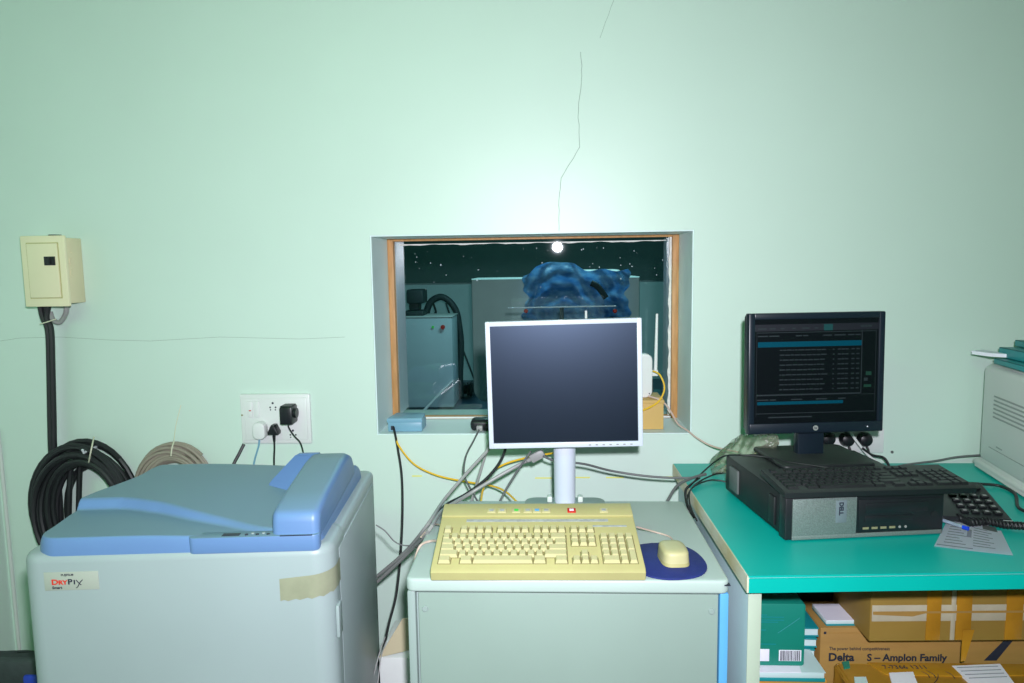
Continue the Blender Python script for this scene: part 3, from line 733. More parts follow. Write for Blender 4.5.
part('back_shell', MB().box(-MW/2+.006, MW/2-.006, .014, .05, -MH/2+.004, MH/2-.006, .008).box(-.13, .13, .045, .085, -.11, .10, .015), 'offwhite', hd)
for k in range(7): part('button', MB().box(.060+.018*k, .066+.018*k, -.0012, .001, -MH/2+.005, -MH/2+.008), 'greycable', hd)
pp = onZ(565, 506, CZ); px_, py_ = pp.x-(ma.x+mb_.x)/2, pp.y-MY
py_ = .075
part('pole', MB().cyl((px_, py_, .01), (px_, py_, cz-.05), .029, .031, 32), 'monwhite', wm)
part('collar', MB().cyl((px_, py_, cz-.155), (px_, py_, cz-.05), .0335, n=32), 'monwhite', wm)
part('mount_block', MB().box(px_-.05, px_+.05, .06, .11, cz-.08, cz+.05, .008), 'offwhite', wm)
part('base_plate', MB().prism(rrect(px_-.11, px_+.11, py_-.10, py_+.035, .03, 6), .0005, .012, 'z', bev=.003), 'cab', wm)
for s_ in (-1, 1): part('base_lug', MB().box(px_+s_*.042-.007, px_+s_*.042+.007, py_-.012, py_+.012, .012, .028, .003), 'offwhite', wm)

# ================================================================== RECESS CONTENTS
q0 = onY(388, 431, .03); q1 = onY(422, 431, .03)
nb = thing('network_box', 'small blue-grey device in the left corner of the window recess', 'device', ((q0.x+q1.x)/2, .03, WZ0+.0035))
bw = (q1.x-q0.x)/2
part('case', MB().box(-bw, bw, 0, .085, 0, .032, .003), 'tealdev', nb)
part('lid', MB().prism([(-bw-.002, -.001), (bw+.002, -.001), (bw-.002, .078), (bw-.02, .092), (-bw+.01, .092)], .030, .045, 'z', bev=.003), 'tealdev', nb)
part('cable_port', MB().box(-bw+.010, -bw+.020, -.001, .004, .006, .020), 'navyink', nb)
q = onY(479, 427, .02)
hb = thing('cable_hub', 'black rounded adapter on the recess sill behind the white monitor', 'adapter', (q.x+.02, .03, WZ0+.0035))
part('case', MB().box(-.05, .06, 0, .06, 0, .038, .014, 4), 'blk', hb)
part('plug', MB().box(-.028, -.008, -.018, .004, .004, .022, .003), 'greycable', hb, label='grey plug')
q = onY(653, 433, .05)
kbx = thing('buff_box', 'buff cardboard box at the right end of the recess sill', 'box', (.30, .05, WZ0+.0035))
part('carton', MB().box(-.075, .076, 0, .14, 0, .094, .002), 'kraft', kbx)
part('lid', MB().box(-.077, .078, -.002, .142, .085, .0965, .002), 'kraft', kbx)
part('flap', MB().prism([(.03, .04), (.076, .02), (.06, .09)], .0965, .100, 'z'), 'kraft', kbx)
bt = WZ0+.0035+.0965
rt = thing('wireless_router', 'white wireless router standing on the buff box in the recess', 'router', (.245, .09, bt+.001))
part('case', MB().prism(rrect(-.11, .100, 0, .145, .022, 6), -.004, .032, 'y', bev=.005), 'white', rt)
q = onY(653, 399, .09); 
for xx, yt in ((657, 314), (586, 311)):
    t_ = onY(xx, yt, .12); b_ = onY(xx-1.5 if xx > 600 else xx+1, 372, .12)
    lx = t_.x-.245
    part('antenna', MB().cyl((b_.x-.245, .03, b_.z-bt), (t_.x-.245, .03, t_.z-bt), .0062, .004, 12), 'white', rt)
    part('antenna_joint', MB().box(min(b_.x-.245, .098)-.008, b_.x-.245+.008, .022, .038, b_.z-bt-.014, b_.z-bt+.006, .003), 'white', rt)
part('indicator', MB().box(.088, .092, -.0052, -.0038, .012, .016), 'navyink', rt)
cable('yellow_patch_cable', [onY(653, 371, .08), onY(660, 375, .06), onY(664.5, 388, .045), onY(659, 401, .035), onY(646, 409, .03), onY(630, 414, .03), onY(600, 424, .03)], .0028, 'yellow', 'yellow cord looping beside the white router', 'cord')
cable('white_lead', [onY(648, 396, .06), onY(662, 401, .055), onY(671, 412, .05), onY(678, 424, .03), onY(688, 431, .004), onY(697, 438, -.02), onY(713, 446.5, -.06), onY(738, 452, -.15)], .003, 'pink', 'pinkish white lead running from the router out of the recess', 'cable')

# ================================================================== LOOSE CABLES ABOUT THE CABINET
cable('black_lead', [onY(393.5, 427, .025), onY(395, 434, .0), onY(398, 450, -.02), onY(402, 480, -.04), onY(402, 530, -.08), onY(397, 590, -.14), onY(388, 628, -.20), onY(378, 680, -.24)], .0038, 'rubber', 'long black lead hanging from the blue-grey device in the recess', 'cable')
cable('yellow_cable', [onY(394, 430, .025), onY(396, 437, .0), onY(399, 446, -.02), onY(414, 464, -.03), onY(436, 475, -.04), onY(462, 481, -.06), onY(492, 486, -.12), onY(506, 492, -.18), onY(517, 502, -.26)], .003, 'yellow', 'yellow cable sagging from the blue-grey device to the cabinet back', 'cable')
cable('yellow_cable', [onY(481, 503, -.275), onY(483, 490, -.2), onY(490, 474, -.12), onY(505, 464, -.1), onY(530, 457, -.12), onY(560, 452, -.16)], .003, 'yellow', 'yellow cord rising behind the grey cables to the white monitor', 'cord')
Yk = -.30
def gc(lbl, pts, r, m): cable('monitor_cable', pts, r, m, lbl, 'cable')
gc('left one of two pale grey cables sloping past the cabinet to the film printer', [onY(500, 436, -.2), onY(488, 450, -.24), onY(466, 474, -.27), onZ(444, 500, .773), onZ(428, 524, .772), onY(405, 552, -.39), onY(376, 577, -.28), onY(352, 596, -.22)], .0048, 'greycable')
gc('pale grey cable with a connector under the white monitor', [onY(530, 459, -.22), onY(515, 467, -.24), onY(492, 480, -.26), onY(466, 496, -.285), onZ(442, 511, .772), onZ(429, 530, .772), onY(408, 553, -.40), onY(377, 582, -.285), onY(352, 602, -.22)], .0052, 'greycable')
gc('black cable among the grey cables left of the monitor pole', [onY(506, 447, -.22), onY(500, 462, -.24), onY(486, 479, -.255), onY(466, 494, -.275), onZ(449, 503, .772), onZ(438, 512, .77), onZ(431, 522, .77)], .0042, 'rubber')
gc('grey cable from the black adapter curving left of the others', [onY(479, 430, .0), onY(474, 440, -.04), onY(466, 456, -.1), onY(464, 474, -.16), onY(470, 488, -.2), onY(478, 502, -.26)], .003, 'dgreycable')
gc('grey cable crossing upright behind the sloping grey bundle', [onY(490, 440, -.1), onY(484, 460, -.14), onY(478, 480, -.18), onY(471, 503, -.25)], .0042, 'greycable')
gc('dark grey cable leaning from the monitor foot to the cabinet back', [onY(531, 451, -.25), onY(520, 467, -.255), onY(508, 486, -.26), onY(499, 503, -.27)], .0032, 'dgreycable')
vg = thing('video_connector', 'grey video connector plugged under the white monitor', 'connector', (0, 0, 0))
q = onY(537, 456, -.25); vg.location = q; vg.rotation_euler = (0, R(-28), 0)
part('shell', MB().box(-.020, .022, -.009, .009, -.012, .012, .003), 'greycable', vg)
part('strain_relief', MB().cyl((-.032, 0, 0), (-.018, 0, 0), .0055, .008, 12), 'greycable', vg)
gc('dark grey cable running right from the monitor to the teal desk', [onY(543, 456, -.26), onY(556, 461, -.25), onY(584, 464, -.23), onY(612, 471, -.2), onY(650, 476.5, -.2), onY(686, 478, -.2), onY(700, 476, -.2)], .0035, 'dgreycable')
gc('short grey cable curving down behind the right of the cabinet', [onY(706, 474, -.2), onY(692, 478, -.22), onY(677, 486, -.25), onY(667, 502, -.28)], .0042, 'dgreycable')
cable('thin_wire', [onY(376, 525, -.42), onY(385, 531, -.42), onY(394, 541, -.42), onY(402, 545, -.42), onY(412, 546, -.43), onY(420, 548, -.5)], .0018, 'dgreycable', 'thin dark wire between the film printer and the cabinet top', 'wire')
wpart_(kb, 'cord', MB().tube([onZ(440, 541, .78), onZ(431, 541, .768), onZ(421, 545, .764), onY(416, 556, -.62), onY(412, 575, -.60)], .003), 'pink')
wpart_(kb, 'cord', MB().tube([onZ(441, 525, .79), onZ(434, 524.5, .766), onZ(428, 529, .764), onZ(421, 537, .7645)], .0022), 'pink')
for k, lb in enumerate(('left', 'right')):
    cable('pale_wire', [onY(385-k*0+1*k, 637+5*k, -.36), onY(379+k*2, 655+k*3, -.40), onY(370+7*k, 690, -.44)], .0016, 'greycable', lb+' of two thin pale wires at the right edge of the film printer', 'wire', 'thin wires beside the printer')
q = onY(397, 640, -.36)
bfb = thing('buff_carton', 'white carton with a buff open flap between printer and cabinet', 'carton', (-.395, -.33, 0))
part('carton', MB().box(-.085, .085, -.03, .18, 0, .33, .003), 'white', bfb)
part('flap', MB().prism([(-.085, .33), (.085, .375), (.085, .452), (-.015, .445)], -.03, -.026, 'y'), 'buff', bfb, label='buff open flap')

# ================================================================== DESK
DZ = .79
DXL = .402
dk = thing('teal_desk', 'desk with a bright teal top and pale side panel on the right', 'desk', (1.1, -.42, 0))
def dpt(b, nm, m, **k):
    o = part(nm, b, m, dk, **k); o.matrix_parent_inverse = Matrix.Translation((-1.1, .42, 0)); return o
sl_ = math.tan(R(3.2))
XR = 2.0
def fy(x): return -.826+(x-DXL)*sl_*.9
dpt(MB().prism([(DXL, fy(DXL)), (XR, fy(XR)), (XR, -.02), (DXL-.006, -.02)], DZ-.004, DZ, 'z'), 'top_laminate', 'teal')
dpt(MB().prism([(DXL+.002, fy(DXL)+.002), (XR, fy(XR)+.002), (XR, -.02), (DXL-.004, -.02)], DZ-.034, DZ-.004, 'z'), 'top_board', 'deskside')
dpt(MB().prism([(DXL+.001, fy(DXL)-.0006), (XR, fy(XR)-.0006), (XR, fy(XR)+.012), (DXL+.001, fy(DXL)+.012)], DZ-.036, DZ-.0055, 'z'), 'front_band', 'teal')
dpt(MB().prism([(DXL-.0025, fy(DXL)+.001), (DXL+.003, fy(DXL)+.001), (DXL-.003, -.022), (DXL-.0085, -.022)], DZ-.036, DZ-.001, 'z'), 'edge_band', 'rawedge', label='chipped pale edge band')
dpt(MB().box(DXL+.008, DXL+.034, -.80, -.04, 0, DZ-.034, .001), 'side_panel', 'deskside')
dpt(MB().box(DXL+.0075, DXL+.0345, -.8015, -.799, 0, DZ-.034, .0005), 'panel_edge', 'desklip', label='pale front edge of the panel')
dpt(MB().box(1.95, 1.976, -.70, -.04, 0, DZ-.034, .001), 'side_panel', 'deskside')
dpt(MB().box(DXL+.034, 1.95, -.335, -.32, .15, DZ-.034), 'back_panel', 'backboard', label='teal back panel coloured dark for the shade under the desk')  # under-desk shade put into this panel's dark colour
dpt(MB().box(DXL+.034, 1.95, -.76, -.335, .26, .28), 'shelf', 'deskside')

# ---- desktop computer
DR = R(7.2)
DW, DH, DD = .376, .104, .362
dl = thing('desktop_computer', 'black desktop computer with a silver mesh front lying on the teal desk', 'computer', (.532, -.649, DZ+.0005), (0, 0, DR))
part('chassis', MB().box(0.004, DW-.004, .028, DD, .006, DH-.002, .003), 'blkdust', dl)
part('front_bezel', MB().box(0, DW, 0, .032, .002, DH, .004), 'blk', dl)
part('mesh_grille', MB().box(.016, .166, -.003, .004, .012, DH-.006, .001), 'mesh', dl, label='silver mesh front grille')
part('lower_strip', MB().box(.016, DW-.004, -.0022, .004, .003, .0125, .001), 'mesh', dl)
part('badge', MB().box(.116, .142, -.0042, -.002, .040, DH-.012, .001), 'badge', dl)
text('lettering', 'DELL', .0135, 'navyink', dl, (.1240, -.0045, DH-.016), rot=(PI/2, PI/2, 0), bold=.0006)
part('drive_bay', MB().box(.172, DW-.004, -.0015, .004, .016, DH-.014, .002), 'blk', dl)
part('drive_door', MB().box(.186, .336, -.0032, 0, .058, .082, .0015), 'blk', dl)
part('drive_door', MB().box(.186, .30, -.0032, 0, .036, .052, .0015), 'blk', dl)
for k in range(4): part('usb_port', MB().box(.182+.021*k, .196+.021*k, -.0026, 0, .021, .026), 'brass', dl, label='dull brass usb port')
for k in range(2): part('audio_jack', MB().cyl((.270+.014*k, -.0026, .0235), (.270+.014*k, 0, .0235), .003, n=12), 'greycable', dl)
part('power_button', MB().cyl((.352, -.0028, .05), (.352, 0, .05), .007), 'blkkey', dl)
part('release_catch', MB().box(-.001, .004, .055, .085, .018, .085, .001), 'rubber', dl)
part('side_vent', MB().box(-.0008, .005, .27, .325, .02, .082, .0005), 'dgreycable', dl)
for x in (.03, DW-.03):
    for y in (.04, DD-.04): part('foot', MB().cyl((x, y, -.0003), (x, y, .006), .01), 'rubber', dl)
dtop = DZ+DH+.0005-.002

# ---- black monitor
HY = -.345
ha = onY(744.3, 313.7, HY); hb_ = onY(885.7, 311.9, HY); hc = onY(744, 434.6, HY)
HW, HH = .366, .331
hm = thing('black_monitor', 'black framed monitor showing dark list screen on the desktop computer', 'monitor', ((ha.x+hb_.x)/2+.011, HY, dtop+.0005), (0, 0, R(6)))
hz = (ha.z+hb_.z)/2-HH/2-dtop
hz = (onY(815, 312.8, HY).z+onY(814, 432.8, HY).z)/2-dtop; HH = onY(815, 312.8, HY).z-onY(814, 432.8, HY).z
bz = part('bezel', ring(HW, HH, .0165, 0, .025, .003), 'hpbez', hm, (0, 0, hz), (R(-1.5), 0, 0))
part('chin', MB().box(-HW/2+.004, HW/2-.004, -.0015, .02, -HH/2+.002, -HH/2+.028, .002), 'hpbez', bz)
scr = part('screen', MB().box(-HW/2+.015, HW/2-.015, .004, .010, -HH/2+.026, HH/2-.0155), 'hpscreen', bz, label='lit screen with rows of dim text')
part('back_shell', MB().box(-HW/2+.004, HW/2-.004, .018, .05, -HH/2+.004, HH/2-.004, .008).box(-.12, .12, .045, .07, -.1, .1, .012), 'blk', bz)
SWd, S0x, S0z = HW-.030, -HW/2+.015, HH/2-.0155
SHt = HH-.0415
def ui(nm, u0, u1, v0, v1, m, y=.0036):
    return part(nm, MB().box(S0x+SWd*u0, S0x+SWd*u1, y, .0042, S0z-SHt*v1, S0z-SHt*v0), m, scr, smooth=False)
ui('title_bar', 0, 1, .05, .115, 'ui_panel', .0038)
ui('tab', .555, .625, .055, .115, 'ui_teal')
for u0, u1, v0, v1 in ((.02, .022, .12, .93), (.86, .866, .12, .72), (.02, .98, .125, .131), (.02, .86, .715, .728), (.975, .978, .12, .90), (.02, .98, .895, .901), (.866, .98, .73, .734)):
    ui('frame_line', u0, u1, v0, v1, 'ui_text')
ui('highlight_bar', .03, .86, .215, .265, 'ui_bar')
ui('highlight_bar', .03, .72, .785, .815, 'ui_bar')
tx = MB()
def dash(u, v, w_, h_=.011):
    tx.box(S0x+SWd*u, S0x+SWd*(u+w_), .0037, .0042, S0z-SHt*(v+h_), S0z-SHt*v)
random.seed(3)
for k in range(9):
    v = .290+.047*k; u = .205
    while u < .55:
        wd = random.uniform(.012, .05); dash(u, v+random.uniform(-.001, .001), wd); u += wd+.006
    dash(.63, v, .012); 
    for u in (.67, .70, .73, .78, .82): dash(u, v, .025)
for u, w_ in ((.03, .07), (.12, .05), (.21, .03), (.30, .03), (.38, .06), (.48, .03)): dash(u, .085, w_)
for u, w_ in ((.03, .08), (.12, .08), (.33, .05), (.39, .04), (.55, .07), (.64, .09), (.75, .05), (.81, .04)): dash(u, .155, w_)
for u, w_ in ((.03, .09), (.13, .05), (.30, .09), (.50, .09), (.68, .06)): dash(u, .762, w_)
for u, w_ in ((.85, .03), (.885, .02), (.91, .03)): dash(u, .07, w_, .02)
dash(.12, .93, .35, .012)
t_ = part('screen_text', tx, 'ui_text', scr, smooth=False)
t_['kind'] = 'stuff'
ui('status_mark', .90, .945, .515, .55, 'ui_green'); ui('status_mark', .885, .915, .575, .605, 'ui_text'); ui('status_mark', .885, .945, .64, .665, 'ui_green')
lgx = part('maker_badge', MB().cyl((-.002, -.0025, -HH/2+.014), (-.002, .001, -HH/2+.014), .0068), 'silver', bz, label='round silver badge')
text('lettering', 'hp', .0085, 'hpbez', lgx, (-.0062, -.0028, -HH/2+.0118), bold=.0001)
part('power_led', MB().cyl((.139, -.0022, -HH/2+.014), (.139, 0, -HH/2+.014), .0018, n=10), 'paper', bz)
part('neck', MB().box(-.036, .036, .02, .05, .004, hz-.05, .004).box(-.05, .05, .05, .068, hz-.14, hz+.02, .004), 'hpbez', hm)
part('stand_base', MB().prism(rrect(-.125, .125, -.085, .115, .02, 5), .0, .012, 'z', bev=.005, seg=3), 'blkdust', hm)

# ---- black keyboard resting on the computer
bk_ = thing('black_keyboard', 'dusty black keyboard resting across the top of the desktop computer', 'keyboard', (.745, -.640, dtop+.002), (0, 0, R(5.0)))
BW, BD = .440, .140
cs = part('case', MB().prism([(0, 0), (0, .012), (.006, .016), (BD-.004, .018), (BD, .014), (BD, 0)], -BW/2, BW/2, 'x', bev=.0025), 'blkdust', bk_, (0, 0, 0), (R(4), 0, 0))
put_keys(cs, -BW/2+.011, .010, (BW-.022)/23, .0180, .0165, .0055, 'blkkey', .0022, .0022)
for x in (-.19, .19): part('riser_foot', MB().box(x-.01, x+.01, BD-.035, BD-.022, .0, .008), 'blk', bk_)

# ---- telephone
ph = thing('desk_telephone', 'black desk telephone with pale key legends at the right of the computer', 'telephone', (1.005, -.440, DZ+.001), (0, 0, R(-10)))
part('base', MB().prism([(-.095, .0), (-.095, .016), (.085, .050), (.095, .046), (.095, 0)], -.045, .105, 'x', bev=.004), 'blk', ph)
fa = math.atan2(.034, .18)
for i in range(4):
    for j in range(4):
        y = -.070+.026*j; z = .016+(y+.095)*math.tan(fa)
        k_ = part('key', MB().box(-.0085, .0085, -.0065, .0065, 0, .005, .0015), 'blkkey', ph, (.012+.024*i, y, z), (fa, 0, 0))
        part('legend', MB().box(-.004, .004, -.003, .003, .0048, .0055), 'greycable', k_)
part('display', MB().box(.0, .09, -.010, .010, 0, .004, .001), 'blkkey', ph, (.0, .055, .016+.15*math.tan(fa)), (fa, 0, 0))
hsb = MB().tube([(-.072, -.095, .040), (-.073, -.05, .056), (-.073, .0, .063), (-.073, .05, .068), (-.072, .09, .066)], lambda t: .021-.005*math.sin(t*PI), 12)
hsb.box(-.097, -.048, -.115, -.060, .010, .048, .012, 3).box(-.097, -.048, .060, .11, .032, .070, .012, 3)
part('handset', hsb, 'blk', ph)
part('cradle', MB().box(-.10, -.045, -.09, .09, .0, .028, .005), 'blk', ph)
part('tab', MB().box(.085, .105, -.0955, -.092, .004, .014), 'silver', ph, label='small pale tab')
# coiled handset cord
pc = []
path = [onZ(958, 517, .804), onZ(970, 523, .803), onZ(987, 521, .803), onZ(1005, 525, .803), onZ(1024, 526, .803), onZ(1050, 531, .803)]
for i in range(len(path)-1):
    for k in range(40):
        t = k/40; p = path[i].lerp(path[i+1], t); an = (i*40+k)/40*2*PI*5
        pc.append(p+Vector((0, .007*math.cos(an), .0075*math.sin(an))))
wpart_(ph, 'coiled_cord', MB().tube(pc, .0028, 6, smooth=False), 'rubber')
cable('black_lead', [onZ(980, 484, .80), onZ(1000, 486, .796), onZ(1015, 494, .796), onZ(1019, 508, .796), onZ(1040, 516, .796)], .004, 'rubber', 'black lead looping around the far side of the telephone', 'cable')
# paper and pen
pc_ = [onZ(*p, DZ) for p in ((934, 547), (1013, 558), (999, 526), (950, 516))]
pz = thing('paper_sheet', 'printed white paper sheet on the teal desk beside the computer', 'paper', (pc_[0].x, pc_[0].y, DZ+.0006))
def pmap(u, v):
    a = pc_[0].lerp(pc_[1], u); b = pc_[3].lerp(pc_[2], u); q = a.lerp(b, v)-pc_[0]; return Vector((q.x, q.y, 0))
def psheet(u, v): q = pmap(u, v); q.z = .0012+.003*math.sin(u*5)*v+(.004*(1-v)*u*u); return q
part('sheet', MB().grid(10, 8, psheet, .0004), 'paper', pz)
def pblock(u0, u1, v0, v1, m='ink', dz=.0045):
    b = MB(); n = 5
    g = lambda u, v: psheet(u0+(u1-u0)*u, v0+(v1-v0)*v)+Vector((0, 0, .0007))
    b.grid(n, 2, g); part('print', b, m, pz, smooth=False)
for k in range(9):
    pblock(.10, .40-.05*(k % 3), .14+.08*k, .16+.08*k)
    if k < 8: pblock(.50, .80-.06*(k % 2), .14+.08*k, .16+.08*k)
pblock(.66, .92, .74, .92, 'dgreycable'); pblock(.40, .47, .38, .62, 'ink'); pblock(.02, .5, .05, .07)
pn = thing('ballpoint_pen', 'clear ballpoint pen with a blue cap on the paper sheet', 'pen', onZ(963, 527, .802))
d0 = onZ(939, 519, .802)-onZ(963, 527, .802)
part('barrel', MB().cyl((0, 0, .0), d0*1.4, .0042, .0042, 14), 'pen', pn)
part('cap', MB().cyl(-d0.normalized()*.012, (0, 0, 0), .0048, .0048, 14), 'penblue', pn, label='bright blue cap')

# ---- office printer on the right
lpn = thing('office_printer', 'cream office printer with side vents at the right edge of the desk', 'printer', (1.305, -.055, DZ+.0005), (0, 0, R(-9)))
part('body', MB().box(0, .42, -.48, 0, .02, .318, .022, 4), 'lp', lpn)
part('base', MB().box(-.010, .44, -.50, .01, .004, .026, .009, 3), 'lp', lpn)
part('skirt', MB().prism([(-.012, .006), (-.008, .020), (.004, .034), (.008, .06), (.012, .0)], -.47, -.012, 'y', bev=.001), 'lp', lpn)
part('top_panel', MB().box(.014, .40, -.46, -.02, .314, .326, .006), 'lp', lpn)
for k in range(6): part('vent_slot', MB().box(-.0014, .004, -.30, -.085, .170+.012*k, .175+.012*k, .0008), 'lpd', lpn)
part('side_seam', MB().box(-.001, .004, -.42, -.07, .078, .080), 'lpd', lpn)
part('handle_recess', MB().box(-.001, .004, -.15, -.115, .088, .092, .0005), 'lpd', lpn)
for x in (.03, .38):
    for y in (-.45, -.05): part('foot', MB().cyl((x, y, -.0003), (x, y, .008), .015), 'blk', lpn)
lptop = DZ+.0005+.326
for i, (x0, y1, z0, lb, rz) in enumerate(((1.29, -.13, 0, 'lowest teal board folder on the office printer', -8), (1.315, -.11, .0175, 'middle teal board folder on the office printer', -4), (1.365, -.10, .047, 'topmost teal board folder on the office printer', -9))):
    h_ = (.016, .028, .018)[i]
    fo = thing('board_folder', lb, 'folder', (x0, y1, lptop+z0+.0005), (0, 0, R(rz)), 'folders on the office printer')
    part('cover', MB().box(0, .31, -.23, 0, 0, .003, .001).box(0, .31, -.23, 0, h_-.003, h_, .001).box(0, .004, -.23, 0, 0, h_, .001), 'folder', fo)
    part('pages', MB().box(.006, .30, -.225, -.005, .003, h_-.003), 'paper', fo)
pa = [onY(973, 342, -.16), onY(1003, 341, -.10), onY(1006, 350, -.16), onY(983, 350, -.24)]
ws = thing('loose_papers', 'white papers sticking out from under the teal folders', 'paper', (1.22, -.15, lptop+.018))
part('sheet', MB().prism([(.0, .03), (.05, .06), (.055, .0), (.05, -.05), (.02, -.03)], .0, .010, 'z'), 'paper', ws)
ws.location = (1.262, -.10, lptop+.0205)
# ---- plastic bag beside the computer
bg = MB()
n1, n2 = 44, 36; rings = []
A_ = onZ(716, 471, .815)+Vector((0, .05, 0)); B_ = onZ(786, 447, .925)+Vector((0, .07, 0))
for i in range(n1+1):
    t = i/n1; c = A_.lerp(B_, t); rad = .040*max(.02, math.sin(PI*min(1, .10+t*.86)))**.55
    c.z += .010*math.sin(t*PI)
    rings.append([bg.bm.verts.new(c+Vector((0, rad*1.1*math.cos(2*PI*k/n2), rad*math.sin(2*PI*k/n2)))*(1+.10*math.sin(3*2*PI*k/n2+t*9)+.07*math.sin(7*2*PI*k/n2-t*17)+.05*math.sin(t*41+k))) for k in range(n2)])
for A, B in zip(rings, rings[1:]):
    for k in range(n2): bg.bm.faces.new((A[k], A[(k+1) % n2], B[(k+1) % n2], B[k]))
bg.bm.faces.new(rings[0][::-1]); bg.bm.faces.new(rings[-1])
solid('plastic_bag', bg, 'bag', 'crumpled clear plastic bag at the back left of the desktop computer', 'bag')
# black thin leads over the desk's left corner
def dlead(lb, pts): cable('thin_black_lead', pts, .0022, 'rubber', lb, 'cable', 'thin leads at the desk corner')
dlead('thin black lead lying along the top of the desktop computer', [onZ(830, 468, .905), onZ(790, 462, .906), onZ(765, 457, .906), onZ(738, 455, .906), onZ(722, 457, .88), onZ(705, 470, .82), onZ(692, 484, .796), onY(686, 492, -.30), onY(689, 512, -.32)])
dlead('upper thin black loop left of the computer', [onZ(729, 473, .80), onZ(716, 474, .806), onZ(702, 480, .80), onZ(692, 488, .796), onY(687, 500, -.33), onY(693, 516, -.36)])
dlead('lower thin black loop left of the computer', [onZ(728, 482, .796), onZ(712, 480, .80), onZ(698, 484, .80), onZ(690, 491, .797), onY(690, 505, -.36), onY(697, 521, -.40)])
dlead('short black lead dangling over the desk edge', [onZ(700, 478, .797), onZ(691, 484, .80), onY(685, 491, -.26), onY(687, 506, -.28), onY(694, 518, -.33)])
# sockets behind the black monitor
s0 = onY(800, 434, 0); s1 = onY(882, 452, 0)
sk2 = thing('wall_socket', 'white wall socket plate behind the black monitor', 'socket', (s0.x, 0, s1.z))
part('plate', MB().box(0, s1.x-s0.x, -.012, 0, 0, s0.z-s1.z+.02, .004), 'white', sk2)
part('inner_frame', MB().box(.01, s1.x-s0.x-.01, -.015, -.01, .008, s0.z-s1.z+.012, .002), 'white', sk2)
for (xx, yy, lb) in ((829, 439, 'leftmost'), (848, 440, 'middle'), (866, 440, 'rightmost')):
    q = onY(xx, yy, -.04)
    g_ = thing('round_plug', lb+' of three round black plugs behind the black monitor', 'plug', (q.x, -.0145, q.z), group='plugs behind the black monitor')
    part('shell', MB().lathe([(.012, 0), (.021, .006), (.023, .018), (.018, .032), (.010, .036)], (0, 0, 0), 20, 'y'), 'blk', g_)
    part('cord', MB().tube([(0, -.02, -.012), (.006, -.03, -.03), (.012, -.03, -.06), (.02, -.035, -.09)], .0035, 6), 'rubber', g_)
cable('white_lead', [onY(851, 433, -.05), onY(858, 443, -.055), onY(868, 455, -.06), onY(880, 464, -.07)], .004, 'white', 'white lead slanting past the round plugs behind the monitor', 'cable')
cable('black_lead', [onY(862, 448, -.06), onY(872, 455, -.06), onY(884, 458, -.06), onY(890, 468, -.08)], .004, 'rubber', 'black lead arching below the round plugs to the desk', 'cable')
cable('grey_lead', [onZ(880, 471, .80), onY(905, 465, -.05), onY(935, 461, -.03), onY(958, 457, -.03), onY(985, 455, -.035)], .0035, 'dgreycable', 'dark grey lead along the wall behind the office printer', 'cable')
q = onY(892, 452, 0); solid('wall_plug', MB().cyl((q.x, -.002, q.z), (q.x, .004, q.z), .0045, n=12), 'dgreycable', 'small grey wall fixing right of the black monitor', 'fixing')
q = onY(367, 403, 0)

# ================================================================== UNDER THE DESK
SHZ = .28
ob = thing('orange_carton', 'flat orange carton at the bottom of the stack below the desk', 'carton', (.445, -.62, SHZ+.0005))
part('carton', MB().box(0, .20, -.01, .22, 0, .168, .003), 'orange', ob)
part('seam', MB().box(.0, .20, -.0112, -.009, .148, .150), 'cartond', ob)
q = onY(795, 681, -.63); part('panel_mark', MB().box(.07, .17, -.0108, -.0095, .12, .140), 'cartond', ob)
st_ = SHZ+.0005+.168
bo = thing('booklet', 'thick pale booklet with a teal edge lying on the orange carton', 'booklet', (.447, -.64, st_+.0005))
part('cover', MB().box(0, .19, 0, .21, 0, .008, .001), 'folder', bo)
part('pages', MB().box(0, .188, .002, .208, .008, .022, .001), 'booklet', bo)
part('top_cover', MB().prism([(0, .0), (.135, .0), (.17, .21), (0, .21)], .022, .0235, 'z'), 'paper', bo)
part('top_band', MB().prism([(.135, .0), (.19, .0), (.19, .21), (.17, .21)], .022, .0236, 'z'), 'booklet', bo)
tb0 = onY(806, 604, -.615); tb1 = onY(801, 666, -.615)
tbz = st_+.0245
tb = thing('teal_carton', 'teal carton with a white barcode standing under the desk top', 'carton', (.445, -.615, tbz))
tbh = tb0.z-tbz; tbw = tb0.x-.445
part('carton', MB().prism(rrect(0, tbw, 0, tbh, .006, 3), 0, .075, 'y', bev=.002), 'tealbox', tb)
def tq_(px, py): q = onY(px, py, -.6155); return q.x-.445, q.z-tbz
a = tq_(779, 650); b_ = tq_(801, 661)
bc = part('barcode_label', MB().box(a[0], b_[0], -.0012, .001, b_[1], a[1], .0002), 'paper', tb, label='white barcode label')
x = a[0]+.003
while x < b_[0]-.004:
    w_ = random.choice((.0008, .0014, .002)); part('bar', MB().box(x, x+w_, -.0016, -.001, b_[1]+.001, a[1]-.0012), 'navyink', bc, smooth=False); x += w_+random.choice((.0009, .0015))
a = tq_(757, 649); b_ = tq_(769, 661); part('white_label', MB().box(max(a[0], .001), b_[0], -.0012, .001, b_[1], a[1], .0002), 'paper', tb)
for yy, xa, xb in ((615, 760, 767), (617, 760, 784), (620, 760, 784), (622, 760, 778), (630, 760, 766), (644, 760, 776)):
    a = tq_(xa, yy); b_ = tq_(xb, yy); part('print_line', MB().box(a[0], b_[0], -.001, .001, a[1]-.0007, a[1]+.0007), 'folder', tb, smooth=False)
part('scuff', MB().tube([(tq_(778, 633)[0], -.0004, tq_(778, 633)[1]), (tq_(790, 625)[0], -.0004, tq_(790, 625)[1]), (tq_(800, 618)[0], -.0004, tq_(800, 618)[1])], .0006, 5), 'folder', tb)
